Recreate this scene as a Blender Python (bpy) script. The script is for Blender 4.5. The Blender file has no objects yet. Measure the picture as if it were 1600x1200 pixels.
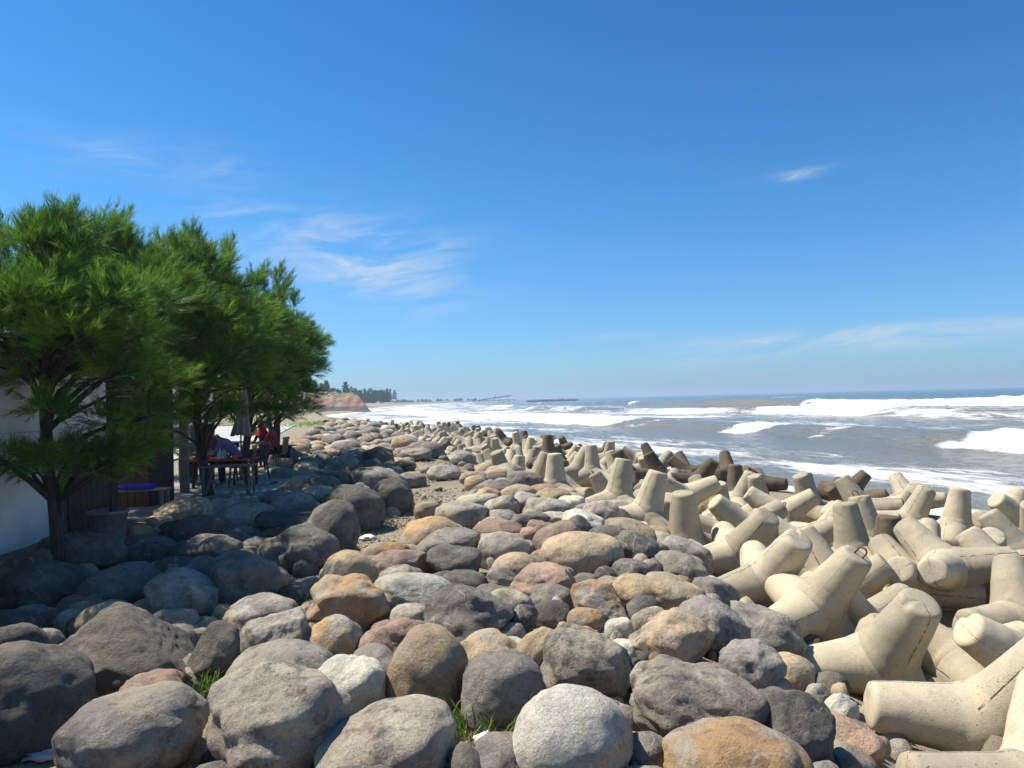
import bpy, bmesh, math, random
import numpy as np
from mathutils import Vector, Matrix, Quaternion

R = math.radians
scene = bpy.context.scene
COL = scene.collection
rng = np.random.default_rng(11)
random.seed(11)

# ------------------------------------------------------------------ camera, sky, sun, exposure
F = 1101.0                                   # focal length in photo pixels (1600 wide)
CAMZ = 1.9
cam_d = bpy.data.cameras.new('camera')
cam = bpy.data.objects.new('camera', cam_d)
COL.objects.link(cam)
cam_d.sensor_fit = 'HORIZONTAL'
cam_d.angle_x = 2 * math.atan(800 / F)
cam_d.clip_start = 0.05
cam_d.clip_end = 30000
cam.location = (0, 0, CAMZ)
CAMROT = Matrix.Rotation(R(90 + 1.25), 4, 'X') @ Matrix.Rotation(R(-1.45), 4, 'Z')
cam.rotation_euler = CAMROT.to_euler()
scene.camera = cam

SUN_EL = R(57)
SUN_XY = Vector((-0.93, 0.34)).normalized()      # towards the sun: left and a little ahead
sun_d = bpy.data.lights.new('sun', 'SUN')
sun_d.energy = 5.0
sun_d.angle = R(0.53)
sun_d.color = (1.0, 0.955, 0.87)
sun = bpy.data.objects.new('sun', sun_d)
COL.objects.link(sun)
to_sun = Vector((SUN_XY.x * math.cos(SUN_EL), SUN_XY.y * math.cos(SUN_EL), math.sin(SUN_EL)))
sun.rotation_euler = to_sun.to_track_quat('Z', 'Y').to_euler()
sun.location = (-20, 15, 40)

world = bpy.data.worlds.new('World')
scene.world = world
world.use_nodes = True

scene.view_settings.view_transform = 'Standard'
scene.view_settings.look = 'None'
scene.view_settings.gamma = 1.0
scene.view_settings.use_curve_mapping = False
scene.view_settings.exposure = 0.62
scene.cycles.use_denoising = True
scene.cycles.max_bounces = 6
scene.cycles.volume_bounces = 0
scene.cycles.transparent_max_bounces = 8
HAZE_DENSITY = 0.00042


def build_world():
    nt = world.node_tree
    N, L = nt.nodes, nt.links
    N.clear()
    out = N.new('ShaderNodeOutputWorld')
    bg = N.new('ShaderNodeBackground')
    bg.inputs['Strength'].default_value = 0.066
    sky = N.new('ShaderNodeTexSky')
    sky.sky_type = 'NISHITA'
    sky.sun_disc = False
    sky.sun_elevation = SUN_EL
    sky.sun_rotation = math.atan2(SUN_XY.x, SUN_XY.y)
    sky.altitude = 0
    sky.air_density = 1.0
    sky.dust_density = 0.6
    sky.ozone_density = 1.6
    tint = N.new('ShaderNodeMixRGB'); tint.blend_type = 'MULTIPLY'; tint.inputs[0].default_value = 1
    tint.inputs[2].default_value = (0.66, 0.93, 1.16, 1)
    L.new(sky.outputs[0], tint.inputs[1])
    tcs = N.new('ShaderNodeTexCoord'); sps = N.new('ShaderNodeSeparateXYZ'); L.new(tcs.outputs['Generated'], sps.inputs[0])
    cr = N.new('ShaderNodeValToRGB')
    cr.color_ramp.elements[0].position = 0.0; cr.color_ramp.elements[0].color = (0.40, 0.66, 1.0, 1)
    cr.color_ramp.elements[1].position = 0.50; cr.color_ramp.elements[1].color = (0.14, 0.53, 0.88, 1)
    e = cr.color_ramp.elements.new(0.26); e.color = (0.235, 0.64, 0.95, 1)
    L.new(sps.outputs[2], cr.inputs[0])
    gain = N.new('ShaderNodeMixRGB'); gain.blend_type = 'MULTIPLY'; gain.inputs[0].default_value = 1; gain.inputs[2].default_value = (1.55, 1.55, 1.55, 1)
    L.new(cr.outputs[0], gain.inputs[1]); L.new(gain.outputs[0], tint.inputs[2])

    def math_(op, a, b=None):
        n = N.new('ShaderNodeMath'); n.operation = op
        for i, v in enumerate((a, b)):
            if v is None: continue
            if isinstance(v, (int, float)): n.inputs[i].default_value = v
            else: L.new(v, n.inputs[i])
        return n.outputs[0]
    tc = N.new('ShaderNodeTexCoord')
    sep = N.new('ShaderNodeSeparateXYZ'); L.new(tc.outputs['Generated'], sep.inputs[0])
    az = math_('ARCTAN2', sep.outputs[0], sep.outputs[1])
    el = math_('ARCSINE', sep.outputs[2])
    comb = N.new('ShaderNodeCombineXYZ')
    L.new(math_('MULTIPLY', az, 7.0), comb.inputs[0])
    L.new(math_('ADD', math_('MULTIPLY', el, 30.0), math_('MULTIPLY', az, -3.0)), comb.inputs[1])
    nz = N.new('ShaderNodeTexNoise'); nz.inputs['Scale'].default_value = 1.0
    nz.inputs['Detail'].default_value = 9; nz.inputs['Roughness'].default_value = 0.62; nz.inputs['Distortion'].default_value = 0.6
    L.new(comb.outputs[0], nz.inputs['Vector'])
    wisp = N.new('ShaderNodeMapRange'); wisp.interpolation_type = 'SMOOTHSTEP'
    wisp.inputs['From Min'].default_value = 0.36; wisp.inputs['From Max'].default_value = 0.74
    L.new(nz.outputs[0], wisp.inputs['Value'])
    total = None
    for a0, e0, sa, se, amp in ((-12.5, 12.0, 7.0, 2.3, 1.0), (-9, 9.0, 6, 2.0, 0.6), (22.2, 16.0, 2.4, 0.35, 0.9), (25, 3.7, 10, 0.7, 1.5), (31, 4.3, 5, 0.35, 1.4),
                                (16, 3.1, 4.0, 0.7, 1.5), (8, 4.8, 4, 0.35, 0.45), (-27, 17.5, 8, 1.4, 0.4), (-22, 14.5, 5, 1.2, 0.35),
                                (60, 9, 14, 2.5, 0.7), (-70, 12, 16, 3, 0.7), (130, 14, 20, 4, 0.7), (-140, 10, 20, 3, 0.7)):
        x = math_('POWER', math_('ABSOLUTE', math_('DIVIDE', math_('SUBTRACT', az, R(a0)), R(sa))), 2.0)
        y = math_('POWER', math_('ABSOLUTE', math_('DIVIDE', math_('SUBTRACT', el, R(e0)), R(se))), 2.0)
        g = math_('MULTIPLY', math_('EXPONENT', math_('MULTIPLY', math_('ADD', x, y), -1.0)), amp)
        total = g if total is None else math_('ADD', total, g)
    fac = math_('MULTIPLY', math_('MINIMUM', total, 1.0), wisp.outputs[0])
    fac = math_('MULTIPLY', fac, 0.95)
    mix = N.new('ShaderNodeMixRGB')
    L.new(fac, mix.inputs[0])
    L.new(tint.outputs[0], mix.inputs[1])
    mix.inputs[2].default_value = (6.6, 7.4, 8.2, 1)
    L.new(mix.outputs[0], bg.inputs['Color'])
    L.new(bg.outputs[0], out.inputs['Surface'])


build_world()


def ray(px, py):
    return (CAMROT.to_3x3() @ Vector(((px - 800) / F, -(py - 600) / F, -1.0)))


def P(px, py, z):
    """point of the ground level z that is seen at a photo pixel"""
    d = ray(px, py)
    t = (z - CAMZ) / d.z
    return Vector((0, 0, CAMZ)) + d * t


def PD(px, py, dist):
    d = ray(px, py)
    return Vector((0, 0, CAMZ)) + d * (dist / d.y)


# ------------------------------------------------------------------ numpy noise
_perm = np.random.default_rng(5).permutation(256)
_perm = np.concatenate([_perm, _perm, _perm])
_grad = np.random.default_rng(6).normal(size=(256, 3))
_grad /= np.linalg.norm(_grad, axis=1)[:, None]


def perlin(p):
    p = np.asarray(p, float)
    i = np.floor(p).astype(int)
    f = p - i
    i &= 255
    u = f * f * f * (f * (f * 6 - 15) + 10)
    res = 0
    for dx in (0, 1):
        for dy in (0, 1):
            for dz in (0, 1):
                h = _perm[_perm[_perm[(i[:, 0] + dx) & 255] + ((i[:, 1] + dy) & 255)] + ((i[:, 2] + dz) & 255)]
                g = _grad[h]
                dot = g[:, 0] * (f[:, 0] - dx) + g[:, 1] * (f[:, 1] - dy) + g[:, 2] * (f[:, 2] - dz)
                w = (u[:, 0] if dx else 1 - u[:, 0]) * (u[:, 1] if dy else 1 - u[:, 1]) * (u[:, 2] if dz else 1 - u[:, 2])
                res = res + w * dot
    return res


def fbm(p, oct=4, gain=0.5):
    r, a, s = 0, 1.0, 1.0
    for _ in range(oct):
        r = r + a * perlin(p * s)
        a *= gain
        s *= 2.03
    return r


def sstep(a, b, x):
    t = np.clip((np.asarray(x, float) - a) / (b - a), 0, 1)
    return t * t * (3 - 2 * t)


# ------------------------------------------------------------------ mesh helpers
def np_mesh(name, verts, faces, smooth=True):
    """faces: (n,3) or (n,4) int array"""
    verts = np.asarray(verts, np.float32)
    faces = np.asarray(faces, np.int32)
    me = bpy.data.meshes.new(name)
    k = faces.shape[1]
    me.vertices.add(len(verts))
    me.vertices.foreach_set('co', verts.ravel())
    me.loops.add(faces.size)
    me.loops.foreach_set('vertex_index', faces.ravel())
    me.polygons.add(len(faces))
    me.polygons.foreach_set('loop_start', np.arange(0, faces.size, k, dtype=np.int32))
    me.polygons.foreach_set('loop_total', np.full(len(faces), k, np.int32))
    if smooth:
        me.polygons.foreach_set('use_smooth', np.ones(len(faces), bool))
    me.update()
    return me


def obj(name, me, mat=None, parent=None, label=None, cat=None, group=None, kind=None, loc=None):
    o = bpy.data.objects.new(name, me)
    COL.objects.link(o)
    if mat is not None and me is not None:
        for m in (mat if isinstance(mat, (list, tuple)) else [mat]):
            me.materials.append(m)
    if parent is not None: o.parent = parent
    if loc is not None: o.location = loc
    if label: o['label'] = label
    if cat: o['category'] = cat
    if group: o['group'] = group
    if kind: o['kind'] = kind
    return o


def empty(name, loc, rz, label, cat, group=None):
    o = obj(name, None, None, None, label, cat, group, loc=loc)
    o.rotation_euler = (0, 0, rz)
    return o


class MB:
    """collects simple shapes into one mesh"""
    def __init__(s): s.bm = bmesh.new()

    def box(s, c, size, rot=None, bevel=0.0):
        r = bmesh.ops.create_cube(s.bm, size=1.0)
        vs = r['verts']
        M = Matrix.Translation(c) @ (rot.to_4x4() if rot else Matrix.Identity(4)) @ Matrix.Diagonal((*size, 1))
        bmesh.ops.transform(s.bm, matrix=M, verts=vs)
        if bevel > 0:
            es = list({e for v in vs for e in v.link_edges})
            bmesh.ops.bevel(s.bm, geom=es, offset=bevel, segments=2, affect='EDGES')
        return s

    def bar(s, a, b, w, h=None):
        a, b = Vector(a), Vector(b)
        d = b - a
        q = d.to_track_quat('Z', 'Y').to_matrix()
        return s.box((a + b) / 2, (w, h or w, d.length), q)

    def tube(s, pts, radii, n=8, cap=True):
        pts = [Vector(p) for p in pts]
        rings = []
        up = Vector((0.13, 0.31, 0.94))
        for i, p in enumerate(pts):
            d = (pts[min(i + 1, len(pts) - 1)] - pts[max(i - 1, 0)]).normalized()
            x = d.cross(up)
            if x.length < 1e-3: x = d.cross(Vector((1, 0, 0)))
            x.normalize(); y = d.cross(x)
            r = radii[i] if hasattr(radii, '__len__') else radii
            rings.append([s.bm.verts.new(p + (x * math.cos(t) + y * math.sin(t)) * r) for t in [2 * math.pi * k / n for k in range(n)]])
        for A, B in zip(rings, rings[1:]):
            for k in range(n):
                f = s.bm.faces.new((A[k], A[(k + 1) % n], B[(k + 1) % n], B[k])); f.smooth = True
        if cap:
            s.bm.faces.new(rings[0]); s.bm.faces.new(rings[-1])
        return s

    def lathe(s, prof, n=20, M=None, cap=True):
        rings = []
        for r, z in prof:
            rings.append([s.bm.verts.new((M or Matrix.Identity(4)) @ Vector((r * math.cos(2 * math.pi * k / n), r * math.sin(2 * math.pi * k / n), z))) for k in range(n)])
        for A, B in zip(rings, rings[1:]):
            for k in range(n):
                f = s.bm.faces.new((A[k], A[(k + 1) % n], B[(k + 1) % n], B[k])); f.smooth = True
        if cap:
            s.bm.faces.new(rings[0]); s.bm.faces.new(rings[-1])
        return s

    def build(s, name, mat, parent=None, **kw):
        bmesh.ops.recalc_face_normals(s.bm, faces=s.bm.faces)
        me = bpy.data.meshes.new(name)
        s.bm.to_mesh(me); s.bm.free()
        return obj(name, me, mat, parent, **kw)


def ico(sub):
    bm = bmesh.new()
    bmesh.ops.create_icosphere(bm, subdivisions=sub, radius=1.0)
    bm.verts.ensure_lookup_table()
    v = np.array([x.co[:] for x in bm.verts]); f = np.array([[y.index for y in x.verts] for x in bm.faces])
    bm.free()
    return v / np.linalg.norm(v, axis=1)[:, None], f


ICO = {k: ico(k) for k in (1, 2, 3, 4, 5)}


# ------------------------------------------------------------------ material helpers
class NT:
    def __init__(s, name):
        s.m = bpy.data.materials.new(name); s.m.use_nodes = True
        s.t = s.m.node_tree; s.N = s.t.nodes; s.L = s.t.links
        s.N.clear()
        s.out = s.N.new('ShaderNodeOutputMaterial')
        s.b = s.N.new('ShaderNodeBsdfPrincipled')
        s.L.new(s.b.outputs[0], s.out.inputs[0])

    def put(s, sock, v):
        if isinstance(v, (int, float)): sock.default_value = v
        elif isinstance(v, tuple): sock.default_value = v if len(v) == len(sock.default_value) else (*v, 1)
        else: s.L.new(v, sock)

    def math(s, op, a, b=None, clamp=False):
        n = s.N.new('ShaderNodeMath'); n.operation = op; n.use_clamp = clamp
        s.put(n.inputs[0], a)
        if b is not None: s.put(n.inputs[1], b)
        return n.outputs[0]

    def vmath(s, op, a, b):
        n = s.N.new('ShaderNodeVectorMath'); n.operation = op
        s.put(n.inputs[0], a); s.put(n.inputs[1], b)
        return n.outputs[0]

    def noise(s, vec, scale, detail=6, rough=0.55, dist=0.0):
        n = s.N.new('ShaderNodeTexNoise')
        n.inputs['Scale'].default_value = scale; n.inputs['Detail'].default_value = detail
        n.inputs['Roughness'].default_value = rough; n.inputs['Distortion'].default_value = dist
        if vec is not None: s.L.new(vec, n.inputs['Vector'])
        return n.outputs[0]

    def voronoi(s, vec, scale, feature='F1'):
        n = s.N.new('ShaderNodeTexVoronoi'); n.feature = feature
        n.inputs['Scale'].default_value = scale
        s.L.new(vec, n.inputs['Vector'])
        return n.outputs[0]

    def ramp(s, v, a, b, lo=0.0, hi=1.0):
        n = s.N.new('ShaderNodeMapRange'); n.interpolation_type = 'SMOOTHSTEP'
        s.put(n.inputs[0], v)
        for i, x in enumerate((a, b, lo, hi)): n.inputs[1 + i].default_value = x
        return n.outputs[0]

    def mix(s, f, a, b, mode='MIX'):
        n = s.N.new('ShaderNodeMixRGB'); n.blend_type = mode
        s.put(n.inputs[0], f); s.put(n.inputs[1], a); s.put(n.inputs[2], b)
        return n.outputs[0]

    def coord(s, which='Object'):
        return s.N.new('ShaderNodeTexCoord').outputs[which]

    def bump(s, h, strength, dist, prev=None):
        n = s.N.new('ShaderNodeBump'); n.inputs['Strength'].default_value = strength; n.inputs['Distance'].default_value = dist
        s.L.new(h, n.inputs['Height'])
        if prev is not None: s.L.new(prev, n.inputs['Normal'])
        return n.outputs[0]

    def fin(s, color=None, rough=None, normal=None, spec=None):
        if color is not None: s.put(s.b.inputs['Base Color'], color)
        if rough is not None: s.put(s.b.inputs['Roughness'], rough)
        if normal is not None: s.L.new(normal, s.b.inputs['Normal'])
        if spec is not None: s.b.inputs['Specular IOR Level'].default_value = spec
        return s.m


def rnd_coord(t, amount=37.0):
    oi = t.N.new('ShaderNodeObjectInfo'); ge = t.N.new('ShaderNodeNewGeometry')
    r = t.math('ADD', oi.outputs['Random'], ge.outputs['Random Per Island'])
    r37 = t.math('MULTIPLY', r, amount)
    c = t.N.new('ShaderNodeCombineXYZ')
    for i in range(3): t.L.new(r37, c.inputs[i])
    return t.vmath('ADD', t.coord(), c.outputs[0]), r


def rock_mat(name, c1, c2, c3, stain=0.5, speck=0.35, pit=0.5):
    t = NT(name)
    v, r = rnd_coord(t)
    n1 = t.noise(v, 2.6, 8, 0.62, 0.3)
    n2 = t.noise(v, 1.7, 6, 0.62, 1.2)
    n3 = t.noise(v, 8.5, 9, 0.72)
    col = t.mix(t.ramp(n1, 0.40, 0.60), c1, c2)
    col = t.mix(t.math('MULTIPLY', t.ramp(n2, 0.50, 0.60), stain), col, c3)
    # blotchy lichen and weather crust, grain speckle
    crust = t.ramp(n3, 0.46, 0.62)
    patch = t.ramp(t.noise(v, 3.1, 5, 0.6, 0.7), 0.38, 0.62, 0.45, 1.7)
    col = t.mix(t.math('MULTIPLY', t.math('MULTIPLY', crust, speck), patch, True), col, (0.055, 0.05, 0.043))
    vein = t.ramp(t.math('ABSOLUTE', t.math('SUBTRACT', t.noise(v, 1.1, 3, 0.5, 0.9), 0.47)), 0.0, 0.006, 1.0, 0.0)
    col = t.mix(t.math('MULTIPLY', vein, 0.45), col, (0.5, 0.46, 0.38))
    fine = t.noise(v, 75, 4, 0.75)
    g = t.ramp(fine, 0.25, 0.75, 0.76, 1.24)
    col = t.mix(1.0, col, t.mix(g, (0, 0, 0), (1, 1, 1)), 'MULTIPLY') if False else col
    hs = t.N.new('ShaderNodeHueSaturation')
    fr = t.math('FRACT', t.math('MULTIPLY', r, 7.31))
    t.L.new(t.math('MULTIPLY', g, t.ramp(fr, 0, 1, 0.82, 1.16)), hs.inputs['Value'])
    t.L.new(col, hs.inputs['Color'])
    vor = t.voronoi(v, 34)
    pits = t.ramp(vor, 0.0, 0.22)
    cr = t.N.new('ShaderNodeTexNoise'); cr.inputs['Scale'].default_value = 3.2; cr.inputs['Detail'].default_value = 4; cr.inputs['Distortion'].default_value = 1.4
    t.L.new(v, cr.inputs['Vector'])
    crack = t.ramp(t.math('ABSOLUTE', t.math('SUBTRACT', cr.outputs[0], 0.5)), 0.0, 0.010)
    b = t.bump(n3, 0.8, 0.06)
    b = t.bump(t.noise(v, 24, 6, 0.7), 0.6, 0.03, b)
    b = t.bump(fine, 0.4, 0.010, b)
    b = t.bump(pits, pit * 0.6, 0.012, b)
    b = t.bump(crack, 0.35, 0.012, b)
    return t.fin(hs.outputs[0], 0.92, b, 0.25)


ROCK = {
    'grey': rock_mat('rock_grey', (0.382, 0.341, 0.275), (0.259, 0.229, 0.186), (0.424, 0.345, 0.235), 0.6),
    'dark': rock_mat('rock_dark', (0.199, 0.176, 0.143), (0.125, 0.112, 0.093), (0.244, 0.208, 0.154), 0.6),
    'pale': rock_mat('rock_pale', (0.600, 0.569, 0.450), (0.467, 0.430, 0.350), (0.600, 0.448, 0.245), 0.6, 0.22),
    'tan': rock_mat('rock_tan', (0.515, 0.374, 0.217), (0.398, 0.299, 0.195), (0.374, 0.328, 0.255), 0.7, 0.28),
    'orange': rock_mat('rock_orange', (0.526, 0.328, 0.150), (0.421, 0.259, 0.134), (0.398, 0.356, 0.289), 0.8, 0.28),
    'pink': rock_mat('rock_pink', (0.465, 0.306, 0.204), (0.362, 0.240, 0.172), (0.294, 0.245, 0.204), 0.5, 0.28),
    'beige': rock_mat('rock_beige', (0.488, 0.414, 0.300), (0.344, 0.294, 0.221), (0.288, 0.218, 0.173), 0.5, 0.45, 0.9),
    'mauve': rock_mat('rock_mauve', (0.331, 0.290, 0.240), (0.253, 0.223, 0.188), (0.362, 0.300, 0.216), 0.4, 0.35),
}
RNAME = {'grey': 'grey', 'dark': 'dark grey', 'pale': 'pale grey', 'tan': 'tan', 'orange': 'orange brown', 'pink': 'pinkish brown', 'beige': 'mottled beige', 'mauve': 'mauve grey'}


def concrete_mat(name, c1, c2, c3, dirt=0.35):
    t = NT(name)
    v, r = rnd_coord(t)
    uv = t.N.new('ShaderNodeUVMap').outputs[0]
    su = t.N.new('ShaderNodeSeparateXYZ'); t.L.new(uv, su.inputs[0])
    n1 = t.noise(v, 2.6, 7, 0.65, 0.3)
    n2 = t.noise(v, 7.5, 7, 0.65)
    fine = t.noise(v, 95, 3, 0.7)
    col = t.mix(t.ramp(n1, 0.35, 0.66), c1, c2)
    col = t.mix(t.math('MULTIPLY', t.ramp(n2, 0.52, 0.74), dirt), col, c3)
    # casting seam along each leg: a broken line of pits
    w = t.math('MULTIPLY', t.math('SUBTRACT', t.noise(v, 9, 3), 0.5), 0.010)
    su2 = t.math('ABSOLUTE', t.math('SUBTRACT', t.math('FRACT', t.math('ADD', t.math('MULTIPLY', su.outputs[0], 2.0), w)), 0.5))
    line = t.ramp(su2, 0.002, 0.014, 1.0, 0.0)
    seam = t.math('MULTIPLY', line, t.ramp(t.noise(v, 13, 5, 0.7), 0.44, 0.56))
    near = t.math('MULTIPLY', t.ramp(su2, 0.005, 0.07, 1.0, 0.0), t.ramp(t.voronoi(v, 48), 0.12, 0.26, 1.0, 0.0))
    pits = t.math('MAXIMUM', t.math('MULTIPLY', t.ramp(t.voronoi(v, 40), 0.08, 0.19, 1.0, 0.0), t.ramp(t.noise(v, 5, 3), 0.45, 0.60)), t.math('MULTIPLY', t.ramp(t.voronoi(v, 17), 0.06, 0.13, 1.0, 0.0), t.ramp(t.noise(v, 3, 3), 0.5, 0.62)))
    streak = t.ramp(t.noise(v, 1.7, 8, 0.7, 1.5), 0.55, 0.72)
    col = t.mix(t.math('MULTIPLY', streak, 0.6), col, tuple(q * 0.55 for q in c2))
    dark = t.math('MAXIMUM', seam, t.math('MAXIMUM', t.math('MULTIPLY', near, 0.6), t.math('MULTIPLY', pits, 0.8)))
    col = t.mix(t.math('MULTIPLY', dark, 0.75), col, (0.07, 0.06, 0.05))
    hs = t.N.new('ShaderNodeHueSaturation')
    fr = t.math('FRACT', t.math('MULTIPLY', r, 5.77))
    t.L.new(t.math('MULTIPLY', t.ramp(fine, 0.25, 0.75, 0.82, 1.15), t.ramp(fr, 0, 1, 0.74, 1.08)), hs.inputs['Value'])
    t.L.new(col, hs.inputs['Color'])
    b = t.bump(n2, 0.25, 0.02)
    b = t.bump(fine, 0.3, 0.006, b)
    b = t.bump(t.math('SUBTRACT', 1.0, dark), 0.8, 0.015, b)
    return t.fin(hs.outputs[0], 0.9, b, 0.25)


CONC = concrete_mat('concrete', (0.53, 0.44, 0.295), (0.42, 0.36, 0.255), (0.47, 0.345, 0.185), 0.5)
CONC_DARK = concrete_mat('concrete_algae', (0.17, 0.125, 0.078), (0.115, 0.088, 0.058), (0.24, 0.2, 0.145), 0.5)


def plain(name, col, rough=0.7, var=0.12, scale=9.0, bump=0.15, metallic=0.0):
    t = NT(name)
    v, r = rnd_coord(t)
    n = t.noise(v, scale, 6, 0.6)
    hs = t.N.new('ShaderNodeHueSaturation')
    t.put(hs.inputs['Color'], tuple(col))
    t.L.new(t.ramp(n, 0.25, 0.75, 1 - var * 1.6, 1 + var * 1.6), hs.inputs['Value'])
    t.b.inputs['Metallic'].default_value = metallic
    return t.fin(hs.outputs[0], rough, t.bump(n, bump, 0.02))


def wood_mat(name, c1, c2):
    t = NT(name)
    v, r = rnd_coord(t)
    m = t.N.new('ShaderNodeMapping'); m.inputs['Scale'].default_value = (14, 14, 1.6); t.L.new(v, m.inputs[0])
    n = t.noise(m.outputs[0], 3, 7, 0.65, 0.6)
    return t.fin(t.mix(t.ramp(n, 0.3, 0.7), c1, c2), 0.8, t.bump(n, 0.4, 0.01))


RUST = plain('rusty_steel', (0.17, 0.062, 0.025), 0.9, 0.3, 40, 0.6)
BARK = wood_mat('bark', (0.030, 0.023, 0.018), (0.062, 0.048, 0.037))
WOOD = wood_mat('weathered_wood', (0.22, 0.19, 0.155), (0.12, 0.1, 0.08))
WOOD_BROWN = wood_mat('brown_wood', (0.055, 0.026, 0.016), (0.03, 0.016, 0.011))
BLACK = plain('black_plastic', (0.015, 0.015, 0.016), 0.45)
PLASTER = None


def leaf_mat(name, c1, c2, trans=0.35):
    t = NT(name)
    v = t.coord()
    n = t.noise(v, 2.2, 4)
    n2 = t.N.new('ShaderNodeNewGeometry').outputs['Random Per Island']
    col = t.mix(t.ramp(n, 0.35, 0.65), c1, c2)
    hs = t.N.new('ShaderNodeHueSaturation'); t.L.new(col, hs.inputs['Color'])
    t.L.new(t.ramp(n2, 0, 1, 0.65, 1.35), hs.inputs['Value'])
    t.put(t.b.inputs['Base Color'], hs.outputs[0]); t.b.inputs['Roughness'].default_value = 0.55
    t.b.inputs['Specular IOR Level'].default_value = 0.3
    tr = t.N.new('ShaderNodeBsdfTranslucent'); t.L.new(hs.outputs[0], tr.inputs[0])
    mx = t.N.new('ShaderNodeMixShader'); mx.inputs[0].default_value = trans
    t.L.new(t.b.outputs[0], mx.inputs[1]); t.L.new(tr.outputs[0], mx.inputs[2]); t.L.new(mx.outputs[0], t.out.inputs[0])
    return t.m


NEEDLE = leaf_mat('needles', (0.055, 0.135, 0.020), (0.20, 0.35, 0.036), 0.38)
GRASS = leaf_mat('grass_blades', (0.12, 0.2, 0.03), (0.2, 0.27, 0.05))
DRYGRASS = leaf_mat('dry_blades', (0.30, 0.24, 0.09), (0.22, 0.2, 0.06))
VINE = leaf_mat('vine_leaves', (0.12, 0.22, 0.035), (0.2, 0.3, 0.05))

# ------------------------------------------------------------------ the lie of the land
XB_Y = np.array([-30, 3, 4.5, 8, 11.5, 14, 17, 30, 49, 75, 100, 130, 170, 230, 322, 600])
XB_X = np.array([1.8, 2.0, 2.2, 2.5, 2.4, 1.8, 0.5, -3.2, -8.5, -16, -24, -36, -52, -72, -90, -130.])
XS_Y = np.array([-60, 0, 12, 21, 27.6, 37, 48, 71, 98, 132, 170, 230, 322, 420, 900, 2000, 9000])
XS_X = np.array([26, 18, 14.5, 11.5, 9.2, 6.4, 3.0, -4.0, -12, -25, -41, -62, -68, -95, -130, -100, -100.])
XL_Y = np.array([-30, 4, 9, 12, 14, 20, 33, 57, 100, 170, 322, 900])
XL_X = np.array([-7.0, -7.0, -5.9, -5.1, -5.0, -6.6, -9.6, -15, -27, -52, -90, -140.])
SEA_Z = -1.9


def xb(y): return np.interp(y, XB_Y, XB_X)
def xs(y): return np.interp(y, XS_Y, XS_X)
def xl(y): return np.interp(y, XL_Y, XL_X)


def gz(x, y):
    """ground height: yard, boulder bank, slope under the tetrapods, sea bed"""
    x = np.asarray(x, float); y = np.asarray(y, float)
    base = -0.32 + 0.25 * sstep(8, 17, y)
    yard = 0.14
    t = x - xb(y)
    z = yard + (base - yard) * sstep(-0.6, 0.9, x - xl(y))
    z = z + (-1.25 - base) * sstep(-1.2, 1.6, t)
    sh = x - xs(y)
    z = z + (-3.5 + 1.25) * sstep(-3.0, 7.0, sh)
    return z


def gz1(x, y): return float(gz(np.array([x]), np.array([y]))[0])


def build_ground():
    rr = np.concatenate([np.linspace(0.3, 30, 170), np.geomspace(30.4, 9000, 90)])
    aa = np.linspace(0, 2 * np.pi, 361)[:-1]
    A, Rr = np.meshgrid(aa, rr)
    X = (Rr * np.sin(A)).ravel(); Y = (Rr * np.cos(A)).ravel()
    Z = gz(X, Y)
    near = np.exp(-((X ** 2 + Y ** 2) / 60 ** 2))
    Z = Z + near * (0.06 * fbm(np.stack([X * 0.9, Y * 0.9, X * 0], 1), 3) + 0.02 * perlin(np.stack([X * 5, Y * 5, X * 0], 1)))
    # land beyond the yard rises a little, sea floor far out stays deep
    Z = np.where(X > xs(Y) + 8, -4.0, Z)
    n, m = len(rr), len(aa)
    idx = np.arange(n * m).reshape(n, m)
    f = np.stack([idx[:-1], np.roll(idx, -1, 1)[:-1], np.roll(idx, -1, 1)[1:], idx[1:]], -1).reshape(-1, 4)
    V = np.stack([X, Y, Z], 1)
    t = NT('sandy_ground')
    v = t.coord()
    n1 = t.noise(v, 0.8, 8, 0.65); n2 = t.noise(v, 26, 6, 0.75)
    vo = t.voronoi(v, 55)
    c = t.mix(t.ramp(n1, 0.35, 0.65), (0.36, 0.295, 0.19), (0.29, 0.245, 0.175))
    c = t.mix(t.ramp(n2, 0.46, 0.66), c, (0.15, 0.125, 0.095))
    c = t.mix(t.math('MULTIPLY', t.ramp(t.noise(v, 70, 2), 0.60, 0.68), 0.8), c, (0.5, 0.45, 0.36))
    t.fin(c, 0.95, t.bump(vo, 0.7, 0.02, t.bump(n2, 0.7, 0.03)), 0.2)
    me = np_mesh('ground', V, f[:, ::-1])
    obj('ground', me, t.m, kind='structure')


build_ground()

# ------------------------------------------------------------------ sea
V_ORG = None


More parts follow.
